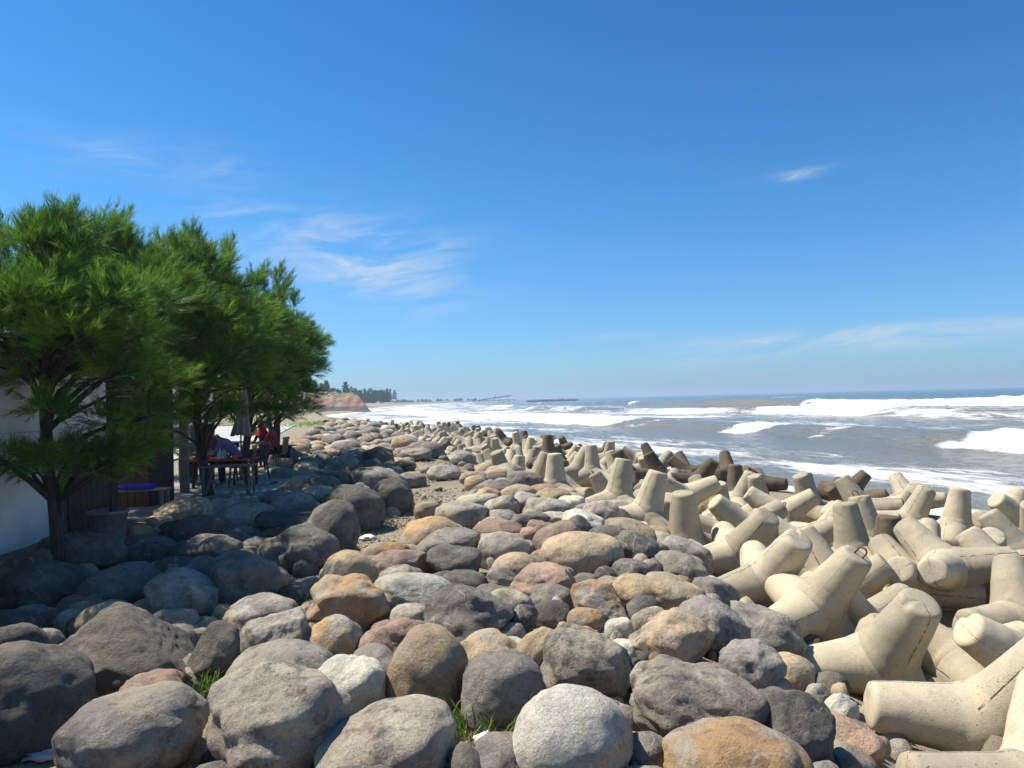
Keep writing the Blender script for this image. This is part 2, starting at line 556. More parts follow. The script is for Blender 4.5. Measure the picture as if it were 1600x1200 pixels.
def sea_fields(X, Y):
    u = (X - xs(Y)) * 0.94
    v = Y
    p = np.stack([X * 0.021, Y * 0.021, X * 0], 1)
    wob = 4.0 * perlin(p * 1.0 + 3.1) + 1.2 * perlin(p * 4 + 9.7)
    h = np.zeros_like(X); foam = np.zeros_like(X)
    rough = perlin(np.stack([X * 0.55, Y * 0.55, X * 0], 1)) + 0.6 * perlin(np.stack([X * 1.7, Y * 1.7, X * 0 + 5], 1))
    along = perlin(np.stack([Y * 0.016, X * 0 + 1.3, X * 0], 1))
    crests = [
        (23, 1.15, 2.6, 5.5, lambda: sstep(82, 98, v) * 1.0 + 0.85 * sstep(-0.1, 0.2, perlin(np.stack([v * 0.11, v * 0, v * 0 + 2], 1)))),
        (66, 1.4, 2.4, 7.5, lambda: np.clip(sstep(98, 106, v) * (1 - sstep(126, 140, v)) + sstep(0.0, 0.2, perlin(np.stack([v * 0.025, v * 0 + 7, v * 0], 1))) * sstep(150, 175, v), 0, 1)),
        (118, 2.3, 2.6, 9.0, lambda: np.clip(1 - sstep(176, 198, v) + sstep(0.05, 0.2, perlin(np.stack([v * 0.02, v * 0 + 3, v * 0], 1))) * sstep(230, 280, v), 0, 1)),
        (172, 0.7, 3.5, 11., lambda: sstep(0.12, 0.3, perlin(np.stack([v * 0.02, v * 0 + 13, v * 0], 1)))),
        (235, 0.6, 5.0, 14., lambda: sstep(0.2, 0.4, perlin(np.stack([v * 0.016, v * 0 + 23, v * 0], 1)))),
    ]
    damp = 1.0 / (1 + (np.maximum(v - 200, 0) / 350) ** 2)
    for i, (u0, amp, wf, wb, fn) in enumerate(crests):
        b = fn()
        du = u - (u0 + wob * (1 + 0.25 * i))
        w = np.where(du < 0, wf * (1 - 0.25 * b), wb)
        a = amp * (0.85 + 0.6 * along) * damp
        hh = a * np.exp(-(du / w) ** 2)
        h += hh * (1 + 0.22 * b * rough)
        lip = np.exp(-((du + 0.5) / (1.5 + 1.0 * b)) ** 2)
        front = sstep(-4.6, -2.6, du) * (1 - sstep(0.8, 2.6, du))
        foam = np.maximum(foam, b * np.maximum(front * (0.80 + 0.45 * rough), lip * (0.95 + 0.2 * rough)))
        foam = np.maximum(foam, 0.70 * np.clip(b + 0.15, 0, 1) * np.exp(-np.maximum(du, 0) / 30) * (du > 0))
    # lace in the surf zone and round the rocks
    zone = sstep(24, 34, u) * (1 - sstep(95, 125, u))
    lace = 0.48 + 0.34 * fbm(np.stack([u * 0.09, v * 0.035, u * 0 + 4], 1), 3)
    foam = np.maximum(foam, zone * lace)
    left = sstep(75, 130, v) * (1 - sstep(45, 150, u))
    foam = np.maximum(foam, left * (0.60 + 0.3 * fbm(np.stack([u * 0.08, v * 0.03, u * 0 + 8], 1), 3)))
    inner = (1 - sstep(10, 24, u))
    foam = np.maximum(foam, inner * (0.56 + 0.46 * fbm(np.stack([u * 0.16, v * 0.06, u * 0 + 1], 1), 3)) + 0.45 * (1 - sstep(0, 4.5, u)))
    far = sstep(110, 160, u)
    caps = sstep(0.34, 0.52, fbm(np.stack([u * 0.02, v * 0.006, u * 0 + 31], 1), 3)) * far * 0.75 * (1 - sstep(300, 900, u))
    foam = np.maximum(foam, caps)
    chop = 0.12 * perlin(np.stack([X * 0.5, Y * 0.5, X * 0 + 2], 1)) + 0.07 * perlin(np.stack([X * 1.3, Y * 1.3, X * 0 + 8], 1))
    h += chop * (1 - sstep(200, 500, np.hypot(X, Y)))
    h += np.clip(foam - 0.55, 0, 0.5) * 0.25 * (0.5 + rough)
    return h, np.clip(foam, 0, 1.15), u, v


def build_sea():
    rr = np.concatenate([np.geomspace(9, 300, 440), np.geomspace(302, 9000, 100)])
    aa = np.radians(np.linspace(-42, 70, 500))
    A, Rr = np.meshgrid(aa, rr)
    X = (Rr * np.sin(A)).ravel(); Y = (Rr * np.cos(A)).ravel()
    h, foam, u, v = sea_fields(X, Y)
    V = np.stack([X, Y, SEA_Z + h], 1)
    n, m = A.shape
    idx = np.arange(n * m).reshape(n, m)
    f = np.stack([idx[:-1, :-1], idx[1:, :-1], idx[1:, 1:], idx[:-1, 1:]], -1).reshape(-1, 4)
    keep = (u.reshape(n, m)[:-1, :-1].ravel() > -9)
    f = f[keep][:, ::-1]
    me = np_mesh('sea', V, f)
    at = me.attributes.new('foam', 'FLOAT', 'POINT'); at.data.foreach_set('value', foam.astype(np.float32))
    uvw = np.stack([u, v, u * 0], 1).astype(np.float32)
    a2 = me.attributes.new('shore', 'FLOAT_VECTOR', 'POINT'); a2.data.foreach_set('vector', uvw.ravel())
    t = NT('sea_water')
    fo = t.N.new('ShaderNodeAttribute'); fo.attribute_name = 'foam'
    sh = t.N.new('ShaderNodeAttribute'); sh.attribute_name = 'shore'
    m = t.N.new('ShaderNodeMapping'); m.inputs['Scale'].default_value = (1.0, 0.28, 1.0); t.L.new(sh.outputs['Vector'], m.inputs[0])
    sv = m.outputs[0]
    sx = t.N.new('ShaderNodeSeparateXYZ'); t.L.new(sh.outputs['Vector'], sx.inputs[0])
    lace1 = t.noise(sv, 0.55, 9, 0.68, 0.9)
    lace2 = t.noise(sv, 2.4, 6, 0.7, 0.8)
    lace = t.math('ADD', t.math('MULTIPLY', lace1, 0.65), t.math('MULTIPLY', lace2, 0.35))
    thr = t.math('SUBTRACT', 0.97, t.math('MULTIPLY', fo.outputs['Fac'], 0.88))
    d = t.math('SUBTRACT', lace, thr)
    ff = t.ramp(d, -0.05, 0.15)
    # silt in the surf zone, clear teal water in the deep
    silt = t.mix(t.ramp(t.noise(sv, 0.05, 4), 0.35, 0.65), (0.20, 0.18, 0.135), (0.155, 0.16, 0.145))
    wcol = t.mix(t.ramp(sx.outputs[0], 110, 330), silt, (0.022, 0.085, 0.085))
    col = t.mix(ff, wcol, (0.66, 0.655, 0.63))
    ro = t.mix(ff, (0.16, 0.16, 0.16), (0.85, 0.85, 0.85))
    w1 = t.noise(t.coord(), 0.9, 6, 0.62, 0.4); w2 = t.noise(t.coord(), 4.5, 5, 0.6, 0.3)
    b = t.bump(w1, 0.75, 0.5); b = t.bump(w2, 0.6, 0.09, b); b = t.bump(lace2, 0.4, 0.12, b)
    t.b.inputs['IOR'].default_value = 1.333
    t.fin(col, ro, b)
    obj('sea', me, t.m, kind='structure')


build_sea()

# ------------------------------------------------------------------ boulders
def boulder_verts(sub, seed, p=2.4, lump=0.16, cuts=3, cutdepth=0.8, fine=0.02):
    d, f = ICO[sub]
    r = np.random.default_rng(seed)
    ax = np.abs(d) ** p
    rad = 1.0 / ax.sum(1) ** (1 / p)
    off = r.uniform(-50, 50, 3)
    rad = rad * (1 + lump * 1.5 * perlin(d * 1.1 + off) + lump * 0.7 * perlin(d * 2.3 + off))
    for k in range(cuts):
        n = r.normal(size=3); n /= np.linalg.norm(n)
        dn = d @ n
        pl = np.where(dn > 0.05, cutdepth * r.uniform(0.86, 1.12) / np.maximum(dn, 0.05), 9.0)
        kk = 0.07
        hmix = np.clip(0.5 + 0.5 * (pl - rad) / kk, 0, 1)
        rad = pl * (1 - hmix) + rad * hmix - kk * hmix * (1 - hmix)
    rad = rad * (1 + fine * 1.6 * fbm(d * 4.2 + off, 3, 0.55) + fine * 0.5 * fbm(d * 15 + off, 2))
    return d * rad[:, None], f


SHAPES = {  # p, lump, cuts, cutdepth, fine
    'round': (2.2, 0.14, 1, 0.92, 0.022), 'egg': (2.05, 0.09, 0, 0.95, 0.014), 'lump': (2.35, 0.24, 3, 0.82, 0.040),
    'block': (3.0, 0.17, 4, 0.85, 0.034), 'wedge': (2.5, 0.22, 6, 0.68, 0.045), 'flat': (2.4, 0.18, 2, 0.86, 0.030),
}

# photo ellipse of each boulder: centre, width, height, tilt (deg, + leans right), colour, shape, label
B = [
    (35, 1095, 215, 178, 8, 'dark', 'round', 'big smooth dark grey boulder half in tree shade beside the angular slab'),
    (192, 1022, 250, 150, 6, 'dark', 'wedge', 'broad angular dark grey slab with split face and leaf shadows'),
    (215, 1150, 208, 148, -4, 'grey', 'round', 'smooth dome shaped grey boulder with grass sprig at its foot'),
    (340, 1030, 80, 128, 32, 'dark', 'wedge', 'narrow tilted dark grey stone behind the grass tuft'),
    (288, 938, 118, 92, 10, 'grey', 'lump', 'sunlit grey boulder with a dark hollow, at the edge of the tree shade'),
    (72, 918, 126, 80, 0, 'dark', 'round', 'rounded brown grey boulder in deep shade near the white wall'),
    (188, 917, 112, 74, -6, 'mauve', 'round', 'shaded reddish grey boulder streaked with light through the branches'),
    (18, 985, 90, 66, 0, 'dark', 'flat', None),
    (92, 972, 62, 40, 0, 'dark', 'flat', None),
    (294, 1102, 38, 42, 0, 'dark', 'lump', 'small dark stone wedged behind the dome shaped grey boulder'),
    (380, 912, 122, 100, -6, 'grey', 'lump', 'greenish grey rough boulder half shaded on its lower side'),
    (410, 967, 112, 72, 4, 'grey', 'round', 'pitted grey green boulder behind the fractured wedge rock'),
    (438, 1008, 118, 98, -14, 'grey', 'wedge', 'wedge shaped brown grey rock with fresh grey fracture face'),
    (440, 1132, 220, 190, 0, 'beige', 'lump', 'huge mottled beige boulder with purple stain on top'),
    (523, 1008, 84, 92, 24, 'orange', 'round', 'orange boulder leaning behind the fractured wedge rock'),
    (545, 945, 128, 88, 8, 'orange', 'lump', 'rusty orange boulder by the weeds and the pale flat rock'),
    (477, 922, 70, 30, -8, 'grey', 'flat', 'thin flat grey stone lying among green weeds'),
    (645, 928, 128, 66, 5, 'pale', 'flat', 'pale grey flat boulder with dark underside next to the rusty orange one'),
    (642, 966, 70, 46, 0, 'beige', 'round', 'small beige stone squeezed in front of the pale flat boulder'),
    (732, 968, 138, 116, -20, 'dark', 'lump', 'large dark grey brown boulder with a deep black shadow under it'),
    (615, 1010, 112, 84, -4, 'pink', 'lump', 'pinkish rough boulder resting behind the tan egg shaped one'),
    (668, 1058, 124, 150, 8, 'tan', 'egg', 'upright tan egg shaped boulder'),
    (547, 1086, 110, 110, 0, 'pale', 'block', 'blocky cream grey boulder with a broken dark corner'),
    (785, 1088, 134, 134, 0, 'mauve', 'round', 'round plain grey boulder with thin curved white vein'),
    (598, 1172, 222, 112, -16, 'beige', 'egg', 'long speckled grey beige boulder beside the grass and litter'),
    (894, 1160, 190, 170, 0, 'pale', 'egg', 'pale round boulder with orange stain on its top'),
    (775, 1192, 135, 72, -12, 'mauve', 'round', 'low brown grey stone next to the grass with plastic cup'),
    (914, 1040, 144, 122, 0, 'beige', 'block', 'cream topped pitted boulder with black shaded side'),
    (840, 1030, 70, 100, 20, 'tan', 'round', 'smooth tan stone tucked behind the cream topped boulder'),
    (1048, 1000, 138, 104, 14, 'tan', 'wedge', 'olive tan angular boulder with folded ridge'),
    (968, 990, 46, 46, 0, 'pale', 'round', None),
    (988, 1056, 38, 52, 0, 'dark', 'wedge', None),
    (1088, 1103, 210, 130, 12, 'beige', 'lump', 'great rough brown boulder with a dark hollow in front'),
    (1012, 1182, 80, 70, 0, 'mauve', 'round', 'plain dark grey stone between the pale and the orange streaked boulders'),
    (1152, 1200, 222, 124, 0, 'orange', 'round', 'large pale boulder streaked orange and blue grey'),
    (1170, 1048, 104, 100, 26, 'mauve', 'lump', 'mauve grey boulder beside the lying tetrapod leg'),
    (1112, 985, 110, 92, 24, 'mauve', 'lump', 'dark mauve boulder behind the olive tan one'),
    (1240, 1150, 140, 140, 30, 'dark', 'lump', 'dark rough boulder on the slope under the tetrapods'),
    (1215, 1085, 60, 56, 20, 'pink', 'flat', 'reddish brown flat stone jammed against a tetrapod leg'),
    (1195, 1115, 60, 44, 20, 'pink', 'round', None),
    (1310, 1110, 50, 60, 30, 'pale', 'lump', 'yellowish small stone under the tetrapod leg'),
    (1275, 1085, 40, 44, 30, 'pale', 'flat', None),
    (1330, 1190, 90, 60, 30, 'tan', 'flat', None),
    (862, 938, 70, 52, 10, 'grey', 'round', 'grey stone leaning on the pinkish one, top of a small stack'),
    (862, 962, 66, 48, 0, 'dark', 'round', 'dark round stone beside the small bright orange one'),
    (815, 975, 44, 62, 16, 'dark', 'lump', None),
    (918, 970, 64, 42, 4, 'orange', 'round', 'small smooth bright orange stone'),
    (945, 943, 106, 68, 24, 'orange', 'wedge', 'split orange rock with grey patch and ring mark'),
    (998, 924, 86, 56, 4, 'tan', 'egg', 'smooth brown oval boulder'),
    (1052, 930, 110, 62, 20, 'tan', 'round', 'tan boulder fading to blue grey at one side'),
    (847, 915, 114, 74, 0, 'pink', 'lump', 'pink granular boulder in front of the wide tan ones'),
    (908, 866, 130, 74, 0, 'tan', 'egg', 'wide smooth tan boulder'),
    (872, 845, 80, 56, -20, 'pink', 'round', None),
    (996, 862, 84, 62, 32, 'dark', 'lump', 'dark pitted boulder lying against the wide tan one'),
    (985, 833, 84, 46, 20, 'tan', 'round', None),
    (980, 806, 92, 48, 30, 'grey', 'flat', 'long grey slab shaped boulder sloping to the tetrapods'),
    (1066, 890, 88, 56, 18, 'beige', 'lump', None),
    (1118, 930, 82, 56, 26, 'mauve', 'lump', None),
    (988, 892, 62, 36, 6, 'mauve', 'round', None),
    (945, 900, 36, 30, 0, 'dark', 'round', None),
    (915, 910, 40, 30, 0, 'grey', 'round', None),
    (802, 886, 72, 46, -6, 'tan', 'egg', None),
    (700, 856, 108, 62, -8, 'grey', 'round', 'light grey domed boulder at the end of the sandy gap'),
    (708, 884, 86, 60, 10, 'dark', 'wedge', 'faceted dark grey rock leaning on the light grey dome'),
    (788, 862, 84, 62, 0, 'grey', 'round', None),
    (778, 832, 80, 36, 0, 'pink', 'round', None),
    (600, 866, 78, 36, 0, 'orange', 'flat', 'flat orange and grey stone at the sandy gap'),
    (622, 886, 104, 32, 0, 'pink', 'flat', 'low pinkish flat boulder behind the pale flat one'),
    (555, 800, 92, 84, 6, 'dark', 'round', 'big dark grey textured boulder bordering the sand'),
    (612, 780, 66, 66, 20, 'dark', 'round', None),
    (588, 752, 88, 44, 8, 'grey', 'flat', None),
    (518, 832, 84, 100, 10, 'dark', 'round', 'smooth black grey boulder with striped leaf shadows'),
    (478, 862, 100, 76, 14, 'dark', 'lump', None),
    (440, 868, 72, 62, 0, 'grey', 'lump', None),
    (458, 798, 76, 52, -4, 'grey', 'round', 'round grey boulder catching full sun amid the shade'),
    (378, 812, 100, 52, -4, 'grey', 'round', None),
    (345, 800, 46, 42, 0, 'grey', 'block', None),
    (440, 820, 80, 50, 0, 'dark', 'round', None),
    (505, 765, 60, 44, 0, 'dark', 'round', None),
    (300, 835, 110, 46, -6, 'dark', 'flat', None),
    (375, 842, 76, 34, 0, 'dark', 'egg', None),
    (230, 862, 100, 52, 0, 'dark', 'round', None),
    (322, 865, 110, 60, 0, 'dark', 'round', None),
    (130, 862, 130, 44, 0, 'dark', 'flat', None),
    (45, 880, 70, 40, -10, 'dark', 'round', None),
    (668, 800, 44, 34, 0, 'tan', 'round', None),
    (720, 808, 90, 36, 0, 'grey', 'flat', None),
    (745, 788, 70, 28, 0, 'pale', 'flat', None),
    (855, 798, 80, 34, 10, 'grey', 'flat', None),
    (895, 790, 44, 32, 0, 'pale', 'block', None),
    (940, 805, 60, 46, 10, 'beige', 'round', None),
    (828, 818, 62, 34, 0, 'dark', 'wedge', 'dark split rock with crumbly face on the bank'),
    (846, 770, 52, 22, -6, 'orange', 'egg', 'small rust coloured oval stone in front of the upright tetrapods'),
    (796, 728, 36, 24, 0, 'orange', 'egg', 'bright rust orange round stone next to an upright tetrapod'),
    (640, 752, 56, 24, 0, 'grey', 'flat', None), (692, 740, 54, 28, 0, 'grey', 'round', None),
    (740, 748, 46, 22, 0, 'tan', 'round', None), (650, 712, 50, 24, 0, 'beige', 'lump', None),
    (780, 738, 56, 22, 0, 'dark', 'flat', None), (590, 720, 52, 44, 0, 'dark', 'lump', None),
]

placed = []      # x, y, radius


SHW = {'round': 'rounded', 'egg': 'smooth oval', 'lump': 'lumpy', 'block': 'blocky', 'wedge': 'angular', 'flat': 'flattish'}


def zone_label(col, a, x, y, shade, shape):
    size = 'large' if a > 0.42 else ('small' if a < 0.27 else 'medium')
    if shade: where = 'lying in the tree shade by the food stall'
    elif y > 17: where = 'in the distant stretch of the rock bank'
    elif x - float(xb(y)) > -1.6: where = 'piled next to the concrete tetrapods'
    else: where = 'in the sunlit middle of the rock bank'
    return f'{size} {SHW[shape]} {RNAME[col]} boulder {where}'


def add_boulder(x, y, zc, a, b, c, tilt, yaw, col, shape, sub, seed, label=None):
    vv, f = boulder_verts(sub, seed, *SHAPES[shape])
    ext = (vv.max(0) - vv.min(0)) / 2
    vv = (vv - (vv.max(0) + vv.min(0)) / 2) / ext
    yawM = np.array(Matrix.Rotation(yaw, 3, 'Z'))
    vv = vv @ yawM.T
    ext = (vv.max(0) - vv.min(0)) / 2
    vv = vv / ext * np.array([a, b, c])
    vv = vv @ np.array(Matrix.Rotation(tilt, 3, 'Y')).T
    me = np_mesh('boulder', vv, f)
    shade = (x < -2.6 + 0.0 * y and y > 4.5 and x < float(xl(y)) + 2.6)
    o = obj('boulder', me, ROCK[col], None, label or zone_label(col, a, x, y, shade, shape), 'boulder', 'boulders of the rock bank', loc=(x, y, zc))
    placed.append((x, y, 0.5 * (a + b)))
    return o


for i, (cx, cy, w, h, tilt, col, shape, label) in enumerate(B):
    zc = -0.05
    for _ in range(6):
        p = P(cx, cy, zc)
        dist = p.y
        a = 0.5 * w * dist / F
        th = math.atan2(CAMZ - zc, dist)
        bdep = a * (0.95 if shape != 'flat' else 0.8)
        hh = 0.5 * h * dist / F
        k = hh * hh - (bdep * math.sin(th)) ** 2
        c = math.sqrt(max(k, (0.5 * a) ** 2)) / math.cos(th)
        c = min(max(c, 0.48 * a), 1.45 * a)
        zc = 0.5 * zc + 0.5 * (gz1(p.x, p.y) + c * 0.62)
    sub = 5 if w > 92 else 4
    add_boulder(p.x, p.y, zc, a * 1.02, bdep, c * 1.02, R(tilt), random.uniform(0, 6.28), col, shape, sub, 100 + i, label)

# the sandy gap that stays free of boulders
PATH = [P(470, 905, -0.3), P(560, 872, -0.3), P(618, 838, -0.3), P(655, 800, -0.25), P(668, 765, -0.2), P(700, 738, -0.1), P(690, 722, -0.1)]
PATHW = [0.25, 0.45, 0.7, 0.95, 1.1, 0.9, 0.5]
EXTRA_FREE = [(P(330, 1085, -0.3), 0.18), (P(705, 1160, -0.3), 0.2), (P(60, 1175, -0.3), 0.35), (P(480, 945, -0.3), 0.14), (P(350, 1150, -0.3), 0.15)]


def on_path(x, y, r):
    for (p, q, w) in zip(PATH, PATH[1:], PATHW):
        d = (q - p).xy; t = max(0, min(1, (Vector((x, y)) - p.xy).dot(d) / d.length_squared))
        if ((p.xy + d * t) - Vector((x, y))).length < w + r * 0.7: return True
    for p, w in EXTRA_FREE:
        if (p.xy - Vector((x, y))).length < w + r * 0.8: return True
    return False


cols = ['grey', 'grey', 'grey', 'dark', 'dark', 'mauve', 'beige', 'pale', 'tan', 'tan', 'orange', 'pink']
shapes = ['round', 'round', 'egg', 'lump', 'lump', 'block', 'wedge', 'flat', 'flat']
cand = []
pl = list(placed)
for k in range(26000):
    y = 2.6 + 68 * random.random() ** 1.9
    lo, hi = float(xl(y)) - 0.1, float(xb(y)) + 0.1
    x = random.uniform(lo, hi)
    if y < 9.5 and x < -6.1: continue
    if -7.2 < x < -4.6 and 11.5 < y < 17 and x < float(xl(y)) + 0.5: continue
    a = random.choice([0.2, 0.26, 0.3, 0.34, 0.4, 0.46, 0.52]) * random.uniform(0.85, 1.15)
    if k > 16000: a = random.uniform(0.16, 0.26)
    if math.hypot(x, y) < 2.2: continue
    if on_path(x, y, a): continue
    fr = 0.78 if y > 9 else 0.86
    if any((x - q[0]) ** 2 + (y - q[1]) ** 2 < (fr * (a + q[2])) ** 2 for q in pl): continue
    pl.append((x, y, a)); cand.append((x, y, a))
cand.sort(key=lambda q: -q[2] / math.hypot(q[0], q[1]))
vis = [q for q in cand if abs(q[0] / q[1]) < 0.82]
rest = [q for q in cand if abs(q[0] / q[1]) >= 0.82]
n_ind = 300 - len(B)
far_v, far_f, far_m, off = [], [], [], 0
colkeys = list(ROCK)
for i, (x, y, a) in enumerate(vis + rest):
    col = random.choice(cols); shape = random.choice(shapes)
    c = a * random.uniform(0.55, 0.85); b = a * random.uniform(0.8, 1.1)
    z = gz1(x, y) + c * random.uniform(0.35, 0.62)
    if i < n_ind:
        px = a / y * 1600
        add_boulder(x, y, z, a, b, c, random.uniform(-0.3, 0.3), random.uniform(0, 6.28), col, shape, 4 if px > 34 else 3, 900 + i)
    else:
        vv, f = boulder_verts(3 if y < 20 else 2, 900 + i, *SHAPES[shape])
        vv = vv * np.array([a, b, c]) @ np.array(Matrix.Rotation(random.uniform(0, 6.28), 3, 'Z')).T + np.array([x, y, z])
        far_v.append(vv); far_f.append(f + off); off += len(vv); far_m.append(np.full(len(f), colkeys.index(col)))
if far_v:
    me = np_mesh('far_boulders', np.concatenate(far_v), np.concatenate(far_f))
    for kx in colkeys: me.materials.append(ROCK[kx])
    me.polygons.foreach_set('material_index', np.concatenate(far_m).astype(np.int32))
    obj('far_boulders', me, None, None, 'mass of smaller and distant grey boulders along the shore bank', 'boulders', kind='stuff')
print('boulders', len(B), len(cand), 'individual', min(300, len(B) + len(cand)))


# small stones that fill the joints, pebbles and crumbs on the sand
def stones(name, n, gen, smin, smax, sub, label, mats, cat):
    vs, fs, ms, o = [], [], [], 0
    base = [boulder_verts(sub, 5000 + k, 2.4, 0.2, 3, 0.8, 0.02) for k in range(8)]
    for k in range(n):
        g = gen()
        if g is None: continue
        x, y = g
        s = smin + (smax - smin) * random.random() ** 2.2
        vv, f = base[k % 8]
        M = np.array(Quaternion(Vector((random.gauss(0, 1), random.gauss(0, 1), random.gauss(0, 1))).normalized(), random.uniform(0, 6)).to_matrix())
        vv = vv * np.array([s, s * random.uniform(.6, 1), s * random.uniform(.4, .8)]) @ M.T + np.array([x, y, gz1(x, y) + s * 0.25])
        vs.append(vv); fs.append(f + o); o += len(vv); ms.append(np.full(len(f), random.randrange(len(mats))))
    me = np_mesh(name, np.concatenate(vs), np.concatenate(fs))
    for m in mats: me.materials.append(m)
    me.polygons.foreach_set('material_index', np.concatenate(ms).astype(np.int32))
    obj(name, me, None, None, label, cat, kind='stuff')


def gen_joint():
    y = 2.6 + 28 * random.random() ** 1.7
    x = random.uniform(float(xl(y)) - 0.3, float(xb(y)) + 1.0)
    return None if on_path(x, y, 0.1) and random.random() < 0.8 else (x, y)


def gen_path():
    i = random.randrange(len(PATH) - 1)
    t = random.random()
    p = PATH[i].lerp(PATH[i + 1], t)
    return p.x + random.gauss(0, 0.4), p.y + random.gauss(0, 0.4)


stones('rubble', 2600, gen_joint, 0.05, 0.21, 2, 'loose small stones filling the joints between the boulders', [ROCK[k] for k in ('grey', 'dark', 'beige', 'tan')], 'rubble')
stones('pebbles', 4500, lambda: gen_path() if random.random() < 0.6 else gen_joint(), 0.008, 0.035, 1, 'scattered pebbles and shell bits on the sandy ground', [ROCK[k] for k in ('grey', 'pale', 'beige', 'pink')], 'pebbles')

# ------------------------------------------------------------------ tetrapods
LEG_L, R0, KT = 0.95, 0.325, 0.135
DIRS = [Vector((0, 0, 1))] + [Vector((math.sin(R(109.47)) * math.cos(a), math.sin(R(109.47)) * math.sin(a), math.cos(R(109.47)))) for a in (0, R(120), R(240))]


def leg_mesh(seed, nphi=48, ns=26):
    r = np.random.default_rng(seed)
    A = np.array(DIRS[0]); others = np.array([d[:] for d in DIRS[1:]])
    phis = np.linspace(0, 2 * np.pi, nphi + 1)
    # limit of this leg's share of the surface: the plane half way to the nearest other leg
    V, UV = [], []
    ch = 0.045
    for ph in phis:
        rd = np.array([math.cos(ph), math.sin(ph), 0])
        lo, hi = 0.0, 0.8
        for _ in range(40):
            s = (lo + hi) / 2
            p = s * A + (R0 - KT * s) * rd
            if p @ A >= (others @ p).max(): hi = s
            else: lo = s
        s0 = hi
        col = []
        for k in range(ns + 1):
            s = s0 + (LEG_L - ch - s0) * (k / ns) ** 1.15
            col.append((s, R0 - KT * s))
        rt = R0 - KT * (LEG_L - ch)
        for s, q in ((LEG_L - ch * 0.35, rt - 0.010), (LEG_L - 0.006, rt - 0.030), (LEG_L, rt - 0.042), (LEG_L + 0.002, rt * 0.55), (LEG_L + 0.003, 0.0005)):
            col.append((s, q))
        for s, q in col:
            V.append(s * A + q * rd); UV.append((ph / (2 * np.pi), s))
    V = np.array(V); m = ns + 6
    n = nphi + 1
    # soft fillet towards the other legs
    Rr = np.linalg.norm(V, axis=1); D = V / Rr[:, None]
    def cone(ax):
        c = D @ ax
        si = np.sqrt(np.maximum(1 - c * c, 0))
        return R0 / np.maximum(si + KT * c, 0.05) * (c > -0.3)
    rb = np.max([cone(o) for o in others], 0)
    k = 0.075
    hm = np.clip(0.5 + 0.5 * (rb - Rr) / k, 0, 1)
    Rn = np.where(V @ A < LEG_L - 0.2, Rr + k * hm * (1 - hm) + np.maximum(0, 0) * 0, Rr)
    V = D * Rn[:, None]
    # wear: dents and chips, fading to nothing at the joint so that legs meet
    fade = sstep(0.36, 0.55, V @ A)
    off = r.uniform(-40, 40, 3)
    nn = 0.012 * perlin(V * 3 + off) + 0.006 * perlin(V * 11 + off)
    chip = -0.03 * sstep(0.18, 0.42, perlin(V * 6 + off + 7)) * sstep(LEG_L - 0.13, LEG_L - 0.01, V @ A)
    wrap = V.copy(); rad = np.hypot(V[:, 0], V[:, 1]); rad[rad < 1e-4] = 1e-4
    V[:, :2] *= (1 + fade * (nn + chip) / np.maximum(rad, 0.1))[:, None]
    V[:, 2] += chip * 0.6
    V = V.reshape(n, m, 3); V[-1] = V[0]
    V = V.reshape(-1, 3)
    idx = np.arange(n * m).reshape(n, m)
    f = np.stack([idx[:-1, :-1], idx[1:, :-1], idx[1:, 1:], idx[:-1, 1:]], -1).reshape(-1, 4)
    me = np_mesh('leg', V, f)
    uvl = me.uv_layers.new(name='UVMap')
    uva = np.array(UV, np.float32)[f.ravel()]
    uvl.data.foreach_set('uv', uva.ravel())
    return me


LEGS = [leg_mesh(40 + k) for k in range(7)]
LEGS_D = []
for m_ in LEGS:
    d_ = m_.copy(); d_.materials.append(CONC_DARK); LEGS_D.append(d_)
    m_.materials.append(CONC)
AX = [Matrix.Rotation(0, 3, 'Z')] + [Matrix.Rotation(a, 3, 'Z') @ Matrix.Rotation(R(109.47), 3, 'Y') @ Matrix.Rotation(math.pi, 3, 'Z') for a in (0, R(120), R(240))]


def hook_mesh():
    mb = MB()
    pts = [(-0.05, 0, -0.03), (-0.05, 0, 0.07)] + [(-0.05 * math.cos(t), 0, 0.07 + 0.05 * math.sin(t)) for t in np.linspace(0.3, math.pi - 0.3, 6)] + [(0.05, 0, 0.07), (0.05, 0, -0.03)]
    mb.tube(pts, 0.011, 7)
    bmesh.ops.recalc_face_normals(mb.bm, faces=mb.bm.faces)
    me = bpy.data.meshes.new('lifting_hook'); mb.bm.to_mesh(me); mb.bm.free(); me.materials.append(RUST)
    return me


HOOK = hook_mesh()
tplaced = []


def tetrapod(pos, A, Bd, label, dark=False, hooks=(), scale=1.0, seed=0):
    """A: direction of one leg, Bd: rough direction of a second one"""
    a = Vector(A).normalized(); b = Vector(Bd)
    b = (b - a * b.dot(a)).normalized()
    # local z -> a, local x -> b
    M = Matrix((b, a.cross(b), a)).transposed()
    root = obj('tetrapod', None, None, None, label, 'tetrapod', 'concrete tetrapods along the shore', loc=pos)
    root.rotation_euler = M.to_euler()
    root.scale = (scale,) * 3
    rs = random.Random(seed)
    for k in range(4):
        o = bpy.data.objects.new('leg', (LEGS_D if dark else LEGS)[rs.randrange(7)])
        COL.objects.link(o); o.parent = root
        o.rotation_euler = (AX[k] @ Matrix.Rotation(R(120) * rs.randrange(3), 3, 'Z')).to_euler()
        if k in hooks:
            hk = bpy.data.objects.new('lifting_hook', HOOK); COL.objects.link(hk); hk.parent = o
            hk.location = (0.03, 0.02, LEG_L); hk.rotation_euler = (rs.uniform(-.3, .3), rs.uniform(-.4, .4), rs.uniform(0, 3))
    tplaced.append((pos[0], pos[1]))
    return root


